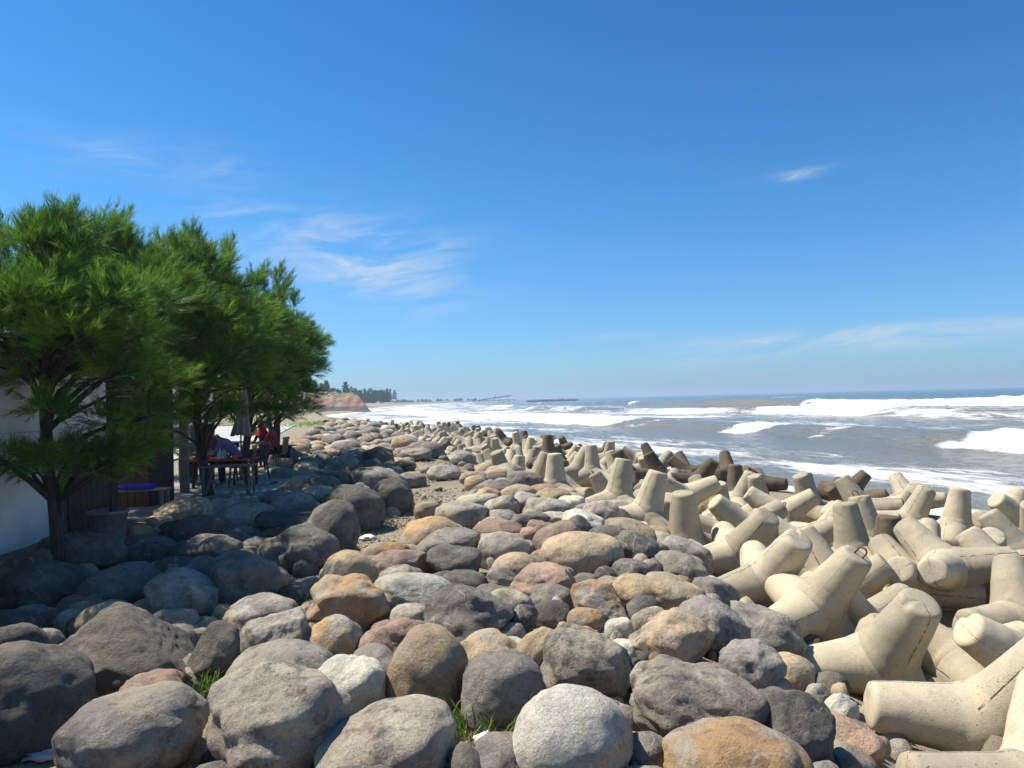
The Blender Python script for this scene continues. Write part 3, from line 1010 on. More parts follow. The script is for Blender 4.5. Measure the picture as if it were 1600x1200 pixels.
T = [  # photo pixel of the body, height, leg A, leg B, hooks, dark, label
    (1545, 1112, -0.72, (-0.92, 0.20, 0.10), (0.5, -0.45, 0.75), (), 0, 'big cream tetrapod lying across the front of the pile, cracked seam under its leg'),
    (1640, 1232, -0.72, (-0.97, 0.1, 0.12), (0.6, 0.5, 0.5), (), 0, 'tetrapod beside the boulders with one blunt leg reaching past the cracked one'),
    (1375, 1020, -0.75, (-0.93, 0.10, -0.10), (0.60, -0.50, 0.75), (), 0, 'tetrapod resting behind the cracked one, thick leg raised with chipped rim'),
    (1270, 940, -0.62, (-0.86, -0.45, -0.16), (0.42, -0.35, 0.75), (1,), 0, 'tetrapod with round grey leg end showing and a steel loop on its raised leg'),
    (1196, 898, -0.55, (-0.92, -0.15, -0.18), (0.62, -0.45, 0.72), (), 0, 'stubby tetrapod between the one with the steel loop and the long low one'),
    (1150, 857, -0.5, (-0.93, -0.25, -0.12), (0.65, -0.35, 0.65), (), 0, 'tetrapod with a long low leg broken underneath, touching the boulders'),
    (1422, 905, -0.85, (0.92, -0.30, -0.08), (-0.25, 0.75, 0.45), (), 0, 'yellowish tetrapod with a long straight leg and grey cut end'),
    (1478, 880, -0.6, (0.86, -0.30, 0.20), (-0.5, 0.7, 0.35), (0,), 0, 'tetrapod with rust running from the hook on its leg end'),
    (1335, 862, -0.75, (-0.10, 0.1, 0.98), (0.2, -0.8, -0.3), (), 0, 'upright leg tetrapod with a rough vertical seam, behind the steel loop'),
    (1388, 880, -1.05, (0.05, 0.02, 1.0), (0.7, 0.6, -0.3), (), 1, 'dark stained stump like tetrapod leg standing among pale ones'),
    (1168, 822, -0.7, (0.80, 0.25, 0.42), (-0.9, -0.2, 0.0), (0,), 0, 'tetrapod lying aslant with hook on its upper leg tip'),
    (1072, 842, -0.5, (-0.06, -0.12, 0.98), (0.7, 0.6, -0.3), (), 0, 'single post like tetrapod leg with bright round top, next to the boulders'),
    (1008, 800, -0.3, (0.30, 0.0, 0.93), (-0.9, -0.2, -0.3), (0,), 0, 'tetrapod with a twisted rusty hook on top, at the edge of the boulders'),
    (965, 776, -0.2, (0.18, 0.05, 0.98), (-0.9, -0.25, -0.3), (0,), 0, 'tetrapod with a raised leg and wire hook, just behind the long grey slab'),
    (1068, 772, -0.45, (0.88, -0.15, 0.42), (-0.8, 0.0, -0.2), (), 0, 'tetrapod with one leg pointing seaward and pitted underside'),
    (1268, 790, -0.85, (0.38, -0.88, -0.28), (-0.4, 0.5, 0.7), (0,), 0, 'tetrapod leg with rusty orange hollow end and steel loop'),
    (1348, 792, -0.9, (0.82, -0.5, 0.2), (-0.1, 0.2, 0.95), (0,), 0, 'tetrapod with two knobbly legs crossed above the surf'),
    (1420, 812, -1.0, (0.48, 0.0, 0.86), (-0.95, -0.1, 0.0), (), 0, 'tetrapod with smooth rounded raised leg against the surf'),
    (1492, 822, -1.0, (0.16, 0.0, 0.98), (-0.6, -0.7, -0.2), (), 0, 'tall upright tetrapod leg with a black crack down its side'),
    (1572, 815, -1.05, (0.5, 0.2, 0.8), (-0.8, -0.3, -0.1), (), 0, 'rough brownish tetrapod with a long leg sloping down beside the cracked upright one'),
    (1150, 768, -1.0, (0.0, 0.0, 1.0), (0.7, 0.6, -0.3), (), 1, 'brown algae stained tetrapod leg standing upright by the water'),
    (1032, 742, -0.7, (-0.40, 0.1, 0.9), (0.9, 0.1, -0.3), (), 1, 'dark brown tetrapod leaning with one leg at the waterline'),
    (982, 740, -0.6, (-0.38, 0.1, 0.9), (0.9, 0.2, -0.2), (), 1, 'brown tetrapod leaning on the outer edge of the pile'),
    (838, 752, -0.3, (0.35, 0.05, 0.93), (-0.8, -0.4, -0.3), (), 0, 'tetrapod leaning seaward beside the rust orange stone'),
    (868, 757, -0.32, (0.0, 0.0, 1.0), (0.6, -0.7, -0.3), (), 0, 'thick upright tetrapod leg beside the leaning one'),
    (900, 735, -0.4, (0.45, 0.1, 0.9), (-0.6, -0.6, -0.3), (), 0, 'tetrapod with leaning leg, dark on its seaward side'),
    (924, 735, -0.4, (0.02, 0.1, 1.0), (0.6, -0.6, -0.3), (), 0, 'straight upright tetrapod leg outlined against the surf'),
    (857, 712, -0.3, (0.0, 0.1, 1.0), (0.6, -0.6, -0.3), (), 1, 'short dark tetrapod leg sticking up at the water edge'),
    (1090, 750, -0.8, (0.5, -0.3, 0.8), (-0.9, 0.1, -0.1), (), 1, None),
    (1190, 790, -0.95, (-0.2, -0.1, 0.97), (0.8, 0.5, -0.3), (), 0, None),
    (1220, 800, -0.85, (-0.75, 0.3, 0.6), (0.8, -0.3, 0.0), (), 0, None),
    (1240, 845, -0.9, (-0.6, 0.3, 0.6), (0.9, -0.2, 0.0), (), 0, None),
    (1300, 900, -1.0, (-0.3, 0.4, 0.8), (0.8, -0.5, 0.0), (), 0, None),
    (1440, 860, -0.95, (-0.5, -0.5, 0.65), (0.5, 0.6, 0.3), (0,), 0, None),
    (1580, 905, -0.85, (-0.35, 0.5, 0.75), (0.3, -0.8, -0.4), (), 0, None),
    (1590, 965, -1.0, (-0.75, -0.25, 0.1), (0.6, 0.5, 0.5), (), 0, None),
    (1630, 1040, -0.9, (-0.7, 0.0, 0.45), (0.7, -0.2, 0.5), (), 0, None),
    (1500, 1030, -1.1, (0.85, 0.1, 0.3), (-0.6, 0.4, 0.5), (), 0, None),
    (1350, 975, -1.05, (-0.5, -0.3, 0.65), (0.8, 0.4, 0.2), (0,), 0, None),
    (1640, 1130, -1.1, (-0.9, -0.1, 0.2), (0.7, -0.2, 0.5), (), 0, None),
]
for i, (px, py, z, A, Bd, hooks, dark, label) in enumerate(T):
    tetrapod(P(px, py, z) - Vector((0, 0, 0.10)), A, Bd, label or 'pale ' + ('raised leg' if max(A[2], Bd[2]) > 0.64 else 'low lying') + ' tetrapod half buried between the big ones' + (', hook on its leg' if hooks else ''), bool(dark), hooks, 0.95, i)

tc = []
for k in range(9000):
    y = 2.5 + 82 * random.random() ** 1.5
    t0, t1 = float(xb(y)) + 0.35, float(xs(y)) - 1.2
    if t1 < t0 + 0.2: continue
    x = random.uniform(t0, t1)
    if x / y > 0.95: continue
    if y < 7.5 and x < 3.3: continue
    sp = 0.92
    if any((x - q[0]) ** 2 + (y - q[1]) ** 2 < sp * sp for q in tplaced): continue
    edge = (x - t0) / max(t1 - t0, 1)
    z0 = gz1(x, y) + random.uniform(0.05, 0.34)
    # never stand taller than the hand placed ones in front of the view
    th = random.uniform(0, 6.28)
    el = random.uniform(-0.33, 0.42) if random.random() < (0.9 if y < 15 else 0.76) else random.uniform(0.7, 1.0)
    ch = math.sqrt(max(0, 1 - min(el, 0.999) ** 2))
    A = (ch * math.cos(th), ch * math.sin(th), el)
    dark = (edge > 0.72 and random.random() < 0.7) or random.random() < 0.05
    if dark: lab = 'brown algae stained tetrapod at the outer edge by the surf'
    elif y > 22: lab = 'pale tetrapod in the distant row between the boulders and the surf'
    elif edge < 0.35: lab = 'pale tetrapod of the row that borders the boulders'
    else: lab = 'pale tetrapod in the middle of the tumbled pile'
    hk_ = (0,) if random.random() < 0.18 else ()
    lab = ('upright ' if el > 0.85 else 'leaning ' if el > 0.45 else 'tumbled ') + lab + (' with hook' if hk_ else '')
    tetrapod((x, y, z0), A, (random.gauss(0, 1), random.gauss(0, 1), random.gauss(0, 1)), lab, dark, hk_, random.uniform(0.9, 0.97), 500 + k)
    if len(tplaced) >= 270: break
print('tetrapods', len(tplaced))

# ------------------------------------------------------------------ casuarina trees
def spray_templates(n=6, k=36):
    out = []
    for q in range(n):
        r = np.random.default_rng(300 + q)
        t = r.uniform(0, 1, k)
        base = np.stack([t * 0.30, r.normal(0, 0.012, k), r.normal(0, 0.012, k) + 0.03 * t * t], 1)
        ang = np.radians(r.uniform(8, 46, k)) * (1.15 - 0.6 * t); az = r.uniform(0, 2 * np.pi, k)
        d = np.stack([np.cos(ang), np.sin(ang) * np.cos(az), np.sin(ang) * np.sin(az) - 0.05], 1)
        ln = r.uniform(0.11, 0.22, k)
        side = np.cross(d, r.normal(size=(k, 3))); side /= np.linalg.norm(side, axis=1)[:, None]
        w = r.uniform(0.0032, 0.0056, k)
        tip = base + d * ln[:, None]
        out.append(np.stack([base - side * w[:, None], base + side * w[:, None], tip], 1))     # k,3,3
    return out


SPRAYS = spray_templates()


def spray_mesh(name, pos, dirs, scl, seed):
    r = np.random.default_rng(seed)
    allv = []
    d = dirs / np.linalg.norm(dirs, axis=1)[:, None]
    a = np.cross(d, r.normal(size=d.shape)); a /= np.linalg.norm(a, axis=1)[:, None]
    b = np.cross(d, a)
    pick = r.integers(0, len(SPRAYS), len(pos))
    for q, tpl in enumerate(SPRAYS):
        m = pick == q
        if not m.any(): continue
        M = np.stack([d[m], a[m], b[m]], 2)                       # columns
        v = np.einsum('nij,kcj->nkci', M, tpl) * scl[m][:, None, None, None] + pos[m][:, None, None, :]
        allv.append(v.reshape(-1, 3))
    V = np.concatenate(allv)
    return np_mesh(name, V, np.arange(len(V)).reshape(-1, 3), smooth=False)


WIND = np.array([0.20, -0.06, 0.16])


def casuarina(x, y, h, rx, rz, label, seed, n_clump=46, per=58, lean=(0, 0), zc=None, extra=(), trunk_r=0.10, dens=1.0, limbs=9):
    r = np.random.default_rng(seed)
    g = gz1(x, y)
    root = empty('casuarina_tree', (x, y, g), 0, label, 'tree', 'casuarina trees beside the rock bank')
    cz = (zc if zc else h - rz * 0.95) 
    C = []
    for k in range(n_clump * 8):
        if len(C) >= n_clump: break
        d = r.normal(size=3); d /= np.linalg.norm(d)
        q = r.uniform(0.35, 1.0) ** 0.6
        c = np.array([d[0] * rx, d[1] * rx, d[2] * rz]) * q * 0.86
        c[:2] *= 1 - 0.40 * max(0, c[2] / rz)
        cc = c + np.array([lean[0], lean[1], cz])
        if any(np.linalg.norm((cc - q0) * np.array([1, 1, 1.5])) < 0.52 for q0, _ in C): continue
        C.append((cc, r.uniform(0.26, 0.52)))
    n_clump = len(C)
    for (ex, ey, ez, er) in extra: C.append((np.array([ex - x, ey - y, ez - g]), er))
    pos, dirs, sc = [], [], []
    for c, cr in C:
        n = max(int(per * 2.1 * dens * (cr / 0.5) ** 2), 60)
        d = r.normal(size=(n, 3)); d /= np.linalg.norm(d, axis=1)[:, None]
        d[:, 2] = np.where(d[:, 2] < -0.35, -d[:, 2] * 0.6, d[:, 2])
        p = c + d * cr * r.uniform(0.45, 1.0, n)[:, None] * np.array([1.05, 1.05, 0.60])
        out = p - np.array([lean[0] * 0.6, lean[1] * 0.6, cz - 0.4]); out /= np.linalg.norm(out, axis=1)[:, None]
        pos.append(p); dirs.append(d * 1.0 + out * 0.25 + WIND + r.normal(size=(n, 3)) * 0.3); sc.append(r.uniform(0.5, 0.95, n))
    # feathery leaders on top
    for k in range(10):
        a = r.uniform(0, 6.28); q = rx * r.uniform(0, 0.55)
        b0 = np.array([lean[0] + math.cos(a) * q, lean[1] + math.sin(a) * q, cz + rz * r.uniform(0.62, 0.92)])
        up = np.array([0.30, 0.0, 1.0]) + r.normal(size=3) * 0.22
        n = int(26 * dens)
        t = r.uniform(0, 1, n)
        p = b0 + up * (t * r.uniform(0.25, 0.55))[:, None] + r.normal(size=(n, 3)) * 0.05
        pos.append(p); dirs.append(up * 0.9 + r.normal(size=(n, 3)) * 0.45); sc.append(r.uniform(0.75, 1.1, n))
    pos, dirs, sc = np.concatenate(pos), np.concatenate(dirs), np.concatenate(sc)
    obj('crown', spray_mesh('crown', pos, dirs, sc, seed), NEEDLE, root)
    # trunk and limbs
    pts, rad = [], []
    for k in range(8):
        t = k / 7
        pts.append((lean[0] * t ** 1.4 + 0.10 * math.sin(t * 5 + seed), lean[1] * t ** 1.4 + 0.08 * math.cos(t * 4 + seed * 2), -0.15 + t * (cz + rz * 0.45)))
        rad.append(trunk_r * (1.15 - 0.9 * t))
    MB().tube(pts, rad, 10).build('trunk', BARK, root)
    ext = C[n_clump:]
    for c, cr in (C[:limbs] + ext[::2]):
        z0 = min(max(0.55, c[2] - r.uniform(0.5, 1.1)), cz + rz * 0.4)
        t = (z0 + 0.15) / (cz + rz * 0.45)
        a = Vector((lean[0] * t ** 1.4 + 0.10 * math.sin(t * 5 + seed), lean[1] * t ** 1.4 + 0.08 * math.cos(t * 4 + seed * 2), z0))
        b = Vector(c)
        mid = a.lerp(b, 0.5) + Vector((r.normal() * 0.1, r.normal() * 0.1, 0.16))
        MB().tube([a, a.lerp(mid, 0.6) + Vector((0, 0, 0.03)), mid, mid.lerp(b, 0.6), b], [0.05 * trunk_r / 0.1, 0.04, 0.03, 0.02, 0.008], 7).build('branch', BARK, root)
    tw = MB()
    for c, cr in C:
        b = Vector(c); z0 = min(max(0.8, c[2] - 0.5), cz + rz * 0.4); t = (z0 + 0.15) / (cz + rz * 0.45)
        a = Vector((lean[0] * t ** 1.4, lean[1] * t ** 1.4, z0))
        tw.tube([a, a.lerp(b, 0.5) + Vector((0, 0, 0.1)), b], [0.03, 0.02, 0.008], 5)
        for q in range(5):
            e = b + Vector((r.normal(), r.normal(), r.normal() * 0.5)).normalized() * cr * 0.85
            tw.tube([a.lerp(b, 0.8), b.lerp(e, 0.5) + Vector((0, 0, 0.03)), e], [0.010, 0.007, 0.003], 4)
    tw.build('twigs', BARK, root, kind='stuff')
    return root


def at(px, py, d):
    p = PD(px, py, d); return (p.x, p.y, p.z)


casuarina(-5.75, 8.8, 4.3, 1.55, 1.0, 'casuarina with crooked low branches growing in front of the white wall', 1, 30, 70, (-0.1, 0.1), 3.15,
          extra=[(*at(15, 722, 8.4), 0.28), (*at(50, 728, 8.4), 0.26), (*at(105, 722, 8.5), 0.3), (*at(165, 722, 8.6), 0.3), (*at(75, 722, 8.5), 0.28), (*at(140, 718, 8.5), 0.32), (*at(190, 712, 8.8), 0.28), (*at(180, 660, 8.9), 0.30), (*at(75, 640, 8.4), 0.16),
                 (*at(230, 650, 9.0), 0.36), (*at(75, 375, 9.0), 0.36), (*at(200, 575, 8.7), 0.4), (*at(120, 530, 8.0), 0.4), (*at(250, 600, 9.4), 0.4), (*at(40, 480, 7.9), 0.45), (*at(225, 700, 9.0), 0.25)], trunk_r=0.075)
casuarina(-7.3, 12.6, 4.8, 1.8, 1.35, 'casuarina rising behind the corrugated roof edge of the white house', 2, 32, 66, (0.3, 0), 3.45, trunk_r=0.11,
          extra=[(*at(190, 430, 12.3), 0.55), (*at(250, 440, 12.2), 0.55), (*at(225, 490, 11.8), 0.5), (*at(280, 480, 12.0), 0.5)])
casuarina(-5.95, 13.7, 4.7, 1.7, 1.25, 'casuarina with forked leaning trunk beside the dining table', 3, 32, 66, (-0.25, -0.1), 3.25,
          extra=[(*at(385, 600, 13.0), 0.45), (*at(300, 600, 12.8), 0.5), (*at(345, 570, 12.6), 0.5), (*at(255, 630, 12.6), 0.42), (*at(270, 560, 12.4), 0.5), (*at(380, 540, 13.0), 0.5),
                 (*at(330, 510, 12.7), 0.5), (*at(240, 665, 12.4), 0.35), (*at(330, 635, 13.0), 0.35), (*at(395, 570, 13.2), 0.4), (*at(280, 645, 12.8), 0.35), (*at(310, 655, 12.9), 0.28), (*at(350, 648, 13.0), 0.3)])
casuarina(-7.5, 16.3, 5.4, 1.9, 1.55, 'tall casuarina growing behind the dining table', 4, 36, 62, (0.15, 0), 3.75, trunk_r=0.12)
casuarina(-6.8, 18.0, 5.2, 1.75, 1.5, 'casuarina next to the folded parasol', 5, 34, 62, (0.05, 0), 3.5,
          extra=[(*at(425, 600, 17.5), 0.5), (*at(440, 560, 17.3), 0.5), (*at(400, 490, 17.3), 0.55), (*at(435, 510, 17.5), 0.55), (*at(420, 645, 17.6), 0.4), (*at(385, 640, 17.4), 0.45), (*at(355, 640, 17.4), 0.45), (*at(445, 648, 17.8), 0.4)])
casuarina(-7.0, 20.6, 4.9, 1.7, 1.5, 'casuarina over the seated people in red', 6, 36, 60, (0.0, 0), 3.35,
          extra=[(*at(480, 575, 20.2), 0.5), (*at(470, 615, 20.2), 0.5), (*at(455, 635, 20.5), 0.5), (*at(475, 545, 20.5), 0.45), (*at(435, 646, 20.5), 0.45), (*at(475, 640, 20.3), 0.4)])
casuarina(-8.3, 24.0, 4.4, 1.7, 1.4, 'last casuarina of the row, beyond the people in red', 7, 34, 50, (0.0, 0), 3.0)
casuarina(-8.9, 14.4, 5.3, 1.9, 1.6, 'casuarina behind the brown food stall', 8, 34, 54, (0, 0), 3.6)
casuarina(-9.4, 18.6, 5.6, 2.0, 1.7, 'casuarina at the edge of the pale road behind the yard', 10, 34, 54, (0, 0), 3.7)
casuarina(-6.1, 4.7, 4.2, 1.1, 0.9, 'casuarina shading the big smooth boulder beside the white wall', 9, 14, 40, (0.05, 0), 3.2)

# ------------------------------------------------------------------ white house, stall and yard
YZ = 0.14


def plaster():
    t = NT('white_plaster')
    v = t.coord()
    n1 = t.noise(v, 1.1, 8, 0.65); n2 = t.noise(v, 38, 4, 0.7)
    m = t.N.new('ShaderNodeMapping'); m.inputs['Scale'].default_value = (6, 6, 0.5); t.L.new(v, m.inputs[0])
    n3 = t.noise(m.outputs[0], 1.5, 6, 0.6)
    c = t.mix(t.ramp(n1, 0.35, 0.7), (0.82, 0.77, 0.70), (0.64, 0.60, 0.54))
    c = t.mix(t.math('MULTIPLY', t.ramp(n3, 0.56, 0.72), 0.35), c, (0.3, 0.3, 0.28))
    return t.fin(c, 0.9, t.bump(n2, 0.3, 0.008))


PLASTER = plaster()
ZINC = plain('zinc_sheet', (0.62, 0.62, 0.6), 0.45, 0.15, 3, 0.1)
house = empty('white_house', (-6.4, 7.0, YZ), 0, 'white plastered house wall with corrugated roof behind the front casuarina', 'house')
MB().box((-0.08, -0.25, 0.74), (0.16, 8.7, 1.5)).build('lower_wall', PLASTER, house)
MB().box((-0.083, -0.25, 2.078), (0.16, 8.7, 1.165)).build('upper_wall', PLASTER, house)
MB().box((-1.75, 4.02, 1.33), (3.16, 0.16, 2.66)).build('wall', PLASTER, house)
MB().box((-3.4, -0.25, 1.33), (0.16, 8.38, 2.66)).build('wall', PLASTER, house)


def corrugated(name, parent, x0, z0, x1, z1, y0, y1, mat, pitch=0.09, amp=0.022):
    ny = int((y1 - y0) / pitch * 6)
    ys = np.linspace(y0, y1, ny)
    V = []
    for (x, z) in ((x0, z0), (x1, z1)):
        for dz in (0, -0.006):
            V.append(np.stack([np.full(ny, x), ys, z + amp * np.sin(2 * np.pi * ys / pitch) + dz], 1))
    V = np.concatenate(V); i = np.arange(ny - 1)
    def q(a, b): return np.stack([a * ny + i, a * ny + i + 1, b * ny + i + 1, b * ny + i], 1)
    return obj(name, np_mesh(name, V, np.concatenate([q(0, 2), q(3, 1), q(1, 0), q(2, 3)])), mat, parent)


corrugated('roof', house, 0.28, 2.70, -1.7, 3.10, -4.8, 4.35, ZINC)
corrugated('roof', house, -1.7, 3.10, -3.7, 2.70, -4.8, 4.35, ZINC)

MB().box((-7.0, 14.4, 0.10), (4.2, 6.6, 0.16), bevel=0.01).build('paving', plain('yard_concrete', (0.27, 0.25, 0.22), 0.9, 0.2, 4, 0.3), kind='structure')
SL = 0.18
# pale concrete road behind the yard
me = np_mesh('road', [(-34, 22, 0.19), (-11.2, 22, 0.19), (-12.5, 36, 0.19), (-19, 62, 0.19), (-40, 62, 0.19)], np.array([[0, 1, 2], [0, 2, 3], [0, 3, 4]]), smooth=False)
obj('road', me, plain('pale_concrete', (0.40, 0.38, 0.34), 0.9, 0.12, 0.8, 0.2), kind='structure')

# brown plank stall
stall = empty('food_stall', (-6.95, 12.4, SL), 0, 'dark brown plank food stall past the end of the white wall', 'stall')
for k in range(9):
    MB().box((-0.52 + 0.125 * k, 0.0, 0.62), (0.119, 0.022, 1.24), bevel=0.003).build('plank', WOOD_BROWN, stall)
for k in range(6):
    MB().box((0.56, 0.09 + 0.125 * k, 0.62), (0.022, 0.119, 1.24), bevel=0.003).build('plank', WOOD_BROWN, stall)
for sx, sy in ((-0.56, 0.03), (0.53, 0.03), (0.53, 0.85), (-0.56, 0.85)):
    MB().box((sx, sy, 1.1), (0.05, 0.05, 2.2)).build('post', WOOD_BROWN, stall)
MB().box((0, 0.4, 1.262), (1.3, 1.0, 0.035), bevel=0.004).build('counter', WOOD_BROWN, stall)
MB().box((0, 0.42, 2.22), (1.5, 1.3, 0.03)).build('canopy', plain('dark_tarp', (0.06, 0.045, 0.04), 0.8), stall)
for k in range(7):
    MB().box((0, 0.86, 1.4 + 0.125 * k), (1.06, 0.02, 0.119), bevel=0.003).build('plank', WOOD_BROWN, stall)

# dark plank screen against the end of the white wall
scr = empty('plank_screen', (-6.28, 10.55, YZ), 0, 'dark wooden plank screen leaning on the end of the white wall', 'screen')
for k in range(9): MB().box((0.0, -0.56 + 0.14 * k, 0.52), (0.025, 0.133, 1.04 + 0.05 * (k % 3)), Matrix.Rotation(-0.06, 3, 'Y'), bevel=0.003).build('plank', WOOD_BROWN, scr)
for zz in (0.25, 0.8): MB().box((-0.04 + 0.03, 0.0, zz), (0.03, 1.2, 0.06)).build('rail', WOOD_BROWN, scr)

# planter bucket with sapling
pp = P(170, 846, YZ)
plt = empty('planter', (pp.x, pp.y, 0.06), 0, 'grey bucket planter holding a casuarina sapling', 'planter')
GREYP = plain('grey_bucket', (0.16, 0.165, 0.16), 0.7, 0.2, 12, 0.2)
MB().box((0, 0, -0.2), (0.5, 0.46, 0.4), bevel=0.02).build('base', ROCK['dark'], plt)
MB().lathe([(0.17, 0.0), (0.235, 0.46), (0.255, 0.46), (0.255, 0.50), (0.225, 0.50), (0.22, 0.43)], 26, cap=False).build('bucket', GREYP, plt)
MB().lathe([(0.001, 0.44), (0.22, 0.43)], 18, cap=False).build('soil', plain('soil', (0.04, 0.03, 0.022), 0.95), plt)
MB().tube([(0.03, 0, 0.4), (0.05, 0, 0.7), (0.03, 0.02, 1.0), (0.06, 0, 1.28)], [0.02, 0.018, 0.014, 0.006], 7).build('stem', BARK, plt)
r_ = np.random.default_rng(77)
n_ = 90
pz = r_.uniform(0.85, 1.3, n_)
obj('foliage', spray_mesh('foliage', np.stack([0.05 + r_.normal(0, .1, n_), r_.normal(0, .1, n_), pz], 1), np.stack([r_.normal(0, 1, n_), r_.normal(0, 1, n_), r_.uniform(0.1, 1.2, n_)], 1), r_.uniform(.5, .8, n_), 7), NEEDLE, plt)

# thin leaning sapling by the wall end
sp = P(128, 822, YZ)
sap = empty('sapling', (sp.x, sp.y, gz1(sp.x, sp.y)), 0, 'thin bare stemmed sapling leaning beside the grey bucket planter', 'sapling')
MB().tube([(0, 0, -0.05), (-0.03, 0, 0.25), (-0.10, 0, 0.55), (-0.12, 0, 0.95)], [0.016, 0.014, 0.012, 0.005], 7).build('stem', WOOD, sap)
n_ = 50
obj('foliage', spray_mesh('foliage', np.stack([-0.12 + r_.normal(0, .1, n_), r_.normal(0, .1, n_), r_.uniform(.7, 1.0, n_)], 1), np.stack([r_.normal(0, 1, n_), r_.normal(0, 1, n_), r_.uniform(0.1, 1, n_)], 1), r_.uniform(.5, .8, n_), 8), NEEDLE, sap)

# low bench with blue tray
bp = P(196, 812, YZ); bz = gz1(bp.x, bp.y)
lb = empty('low_bench', (bp.x, bp.y + 0.35, bz), R(8), 'low wooden bench carrying the blue tray', 'bench')
for k in range(3): MB().box((0, -0.13 + 0.13 * k, 0.43), (0.98, 0.122, 0.028), bevel=0.003).build('slat', WOOD, lb)
for sx in (-0.43, 0.43):
    for sy in (-0.14, 0.14): MB().box((sx, sy, 0.2), (0.05, 0.05, 0.43)).build('leg', WOOD, lb)
tr = MB()
tr.box((0, 0, 0.006), (0.5, 0.3, 0.012))
for sx in (-1, 1): tr.box((sx * 0.255, 0, 0.035), (0.012, 0.32, 0.07), Matrix.Rotation(sx * 0.3, 3, 'Y'))
for sy in (-1, 1): tr.box((0, sy * 0.157, 0.035), (0.5, 0.012, 0.07), Matrix.Rotation(-sy * 0.3, 3, 'X'))
tr.build('tray', plain('blue_plastic', (0.025, 0.03, 0.42), 0.4), label='bright blue plastic tray lying on the low bench', cat='tray', loc=(bp.x - 0.02, bp.y + 0.35, bz + 0.446))

# shelter post
pq = P(289, 770, SL)
post = empty('wooden_post', (pq.x, pq.y, SL), 0, 'square wooden shelter post standing between the stall and the dining table', 'post')
MB().box((0, 0, 1.25), (0.15, 0.13, 2.5), bevel=0.008).build('shaft', WOOD, post)
MB().bar((0.02, 0, 2.3), (0.55, 0.1, 2.62), 0.06).build('brace', WOOD, post)

# dining table with things on it
tq = P(345, 762, SL)
REDTOP = plain('red_cloth', (0.45, 0.06, 0.03), 0.7)
tb = empty('dining_table', (tq.x, tq.y + 0.25, SL), 0, 'dark table with a red top where people sit', 'table')
MB().box((0, 0, 0.585), (1.25, 0.7, 0.03), bevel=0.004).build('tabletop', REDTOP, tb)
for sx in (-0.56, 0.56):
    for sy in (-0.3, 0.3): MB().box((sx, sy, 0.285), (0.05, 0.05, 0.57)).build('leg', WOOD_BROWN, tb)
TX, TY, TZ = tq.x, tq.y + 0.25, SL + 0.60


def bottle(px, dy, h, r, cbody, ccap, label):
    x = PD(px, 700, TY + dy).x
    b = empty('bottle', (x, TY + dy, TZ), 0, label, 'bottle')
    MB().lathe([(r * .95, 0), (r, 0.01), (r, h * .62), (r * .4, h * .8), (r * .38, h * .93)], 14).build('body', plain('bottle_' + label[:8], cbody, 0.25), b)
    MB().lathe([(r * .45, h * .93), (r * .45, h)], 12).build('cap', plain('cap_' + label[:8], ccap, 0.4), b)


bottle(311, -0.2, 0.24, 0.045, (0.65, 0.10, 0.05), (0.25, 0.6, 0.75), 'bottle with red sauce and pale blue cap on the red table')
bottle(342, -0.15, 0.30, 0.042, (0.35, 0.65, 0.72), (0.75, 0.8, 0.82), 'tall pale cyan bottle on the red table')
bottle(350, 0.05, 0.22, 0.045, (0.55, 0.52, 0.62), (0.7, 0.7, 0.75), 'squat lilac grey bottle beside the tall cyan one')


def bowl(px, dy, r, col, label):
    x = PD(px, 700, TY + dy).x
    b = MB(); b.lathe([(r * .5, 0), (r * .85, r * .5), (r, r * .8), (r * .93, r * .8), (r * .75, r * .45), (r * .01, r * .12)], 18, cap=False)
    b.build('bowl', plain('bowl_' + label[:6], col, 0.4), label=label, cat='bowl', loc=(x, TY + dy, TZ + 0.001))


bowl(323, -0.18, 0.085, (0.6, 0.08, 0.04), 'red plastic bowl on the red table beside the sauce bottle')
bowl(300, -0.1, 0.07, (0.5, 0.42, 0.1), 'small yellowish bowl on the red table edge by the post')
bowl(368, -0.22, 0.09, (0.7, 0.14, 0.05), 'orange bowl on the red table in front of the purple shirt')

# trestle table in front
tp = P(356, 776, YZ); tz = gz1(tp.x, tp.y)
ts = empty('trestle_table', (tp.x, tp.y, tz), R(6), 'grey weathered trestle table with slanted legs next to the boulders', 'table')
for k in range(3): MB().box((0, -0.14 + 0.14 * k, 0.60), (1.02, 0.132, 0.03), bevel=0.003).build('slat', WOOD, ts)
for sx in (-0.40, 0.45):
    for sy in (-0.18, 0.18):
        MB().bar((sx, sy, -0.12), (sx, sy, 0.585), 0.04).build('leg', WOOD, ts)
    MB().bar((sx - (0.16 if sx > 0 else -0.2), -0.19, 0.58), (sx, -0.19, -0.05), 0.035).build('brace', WOOD, ts)


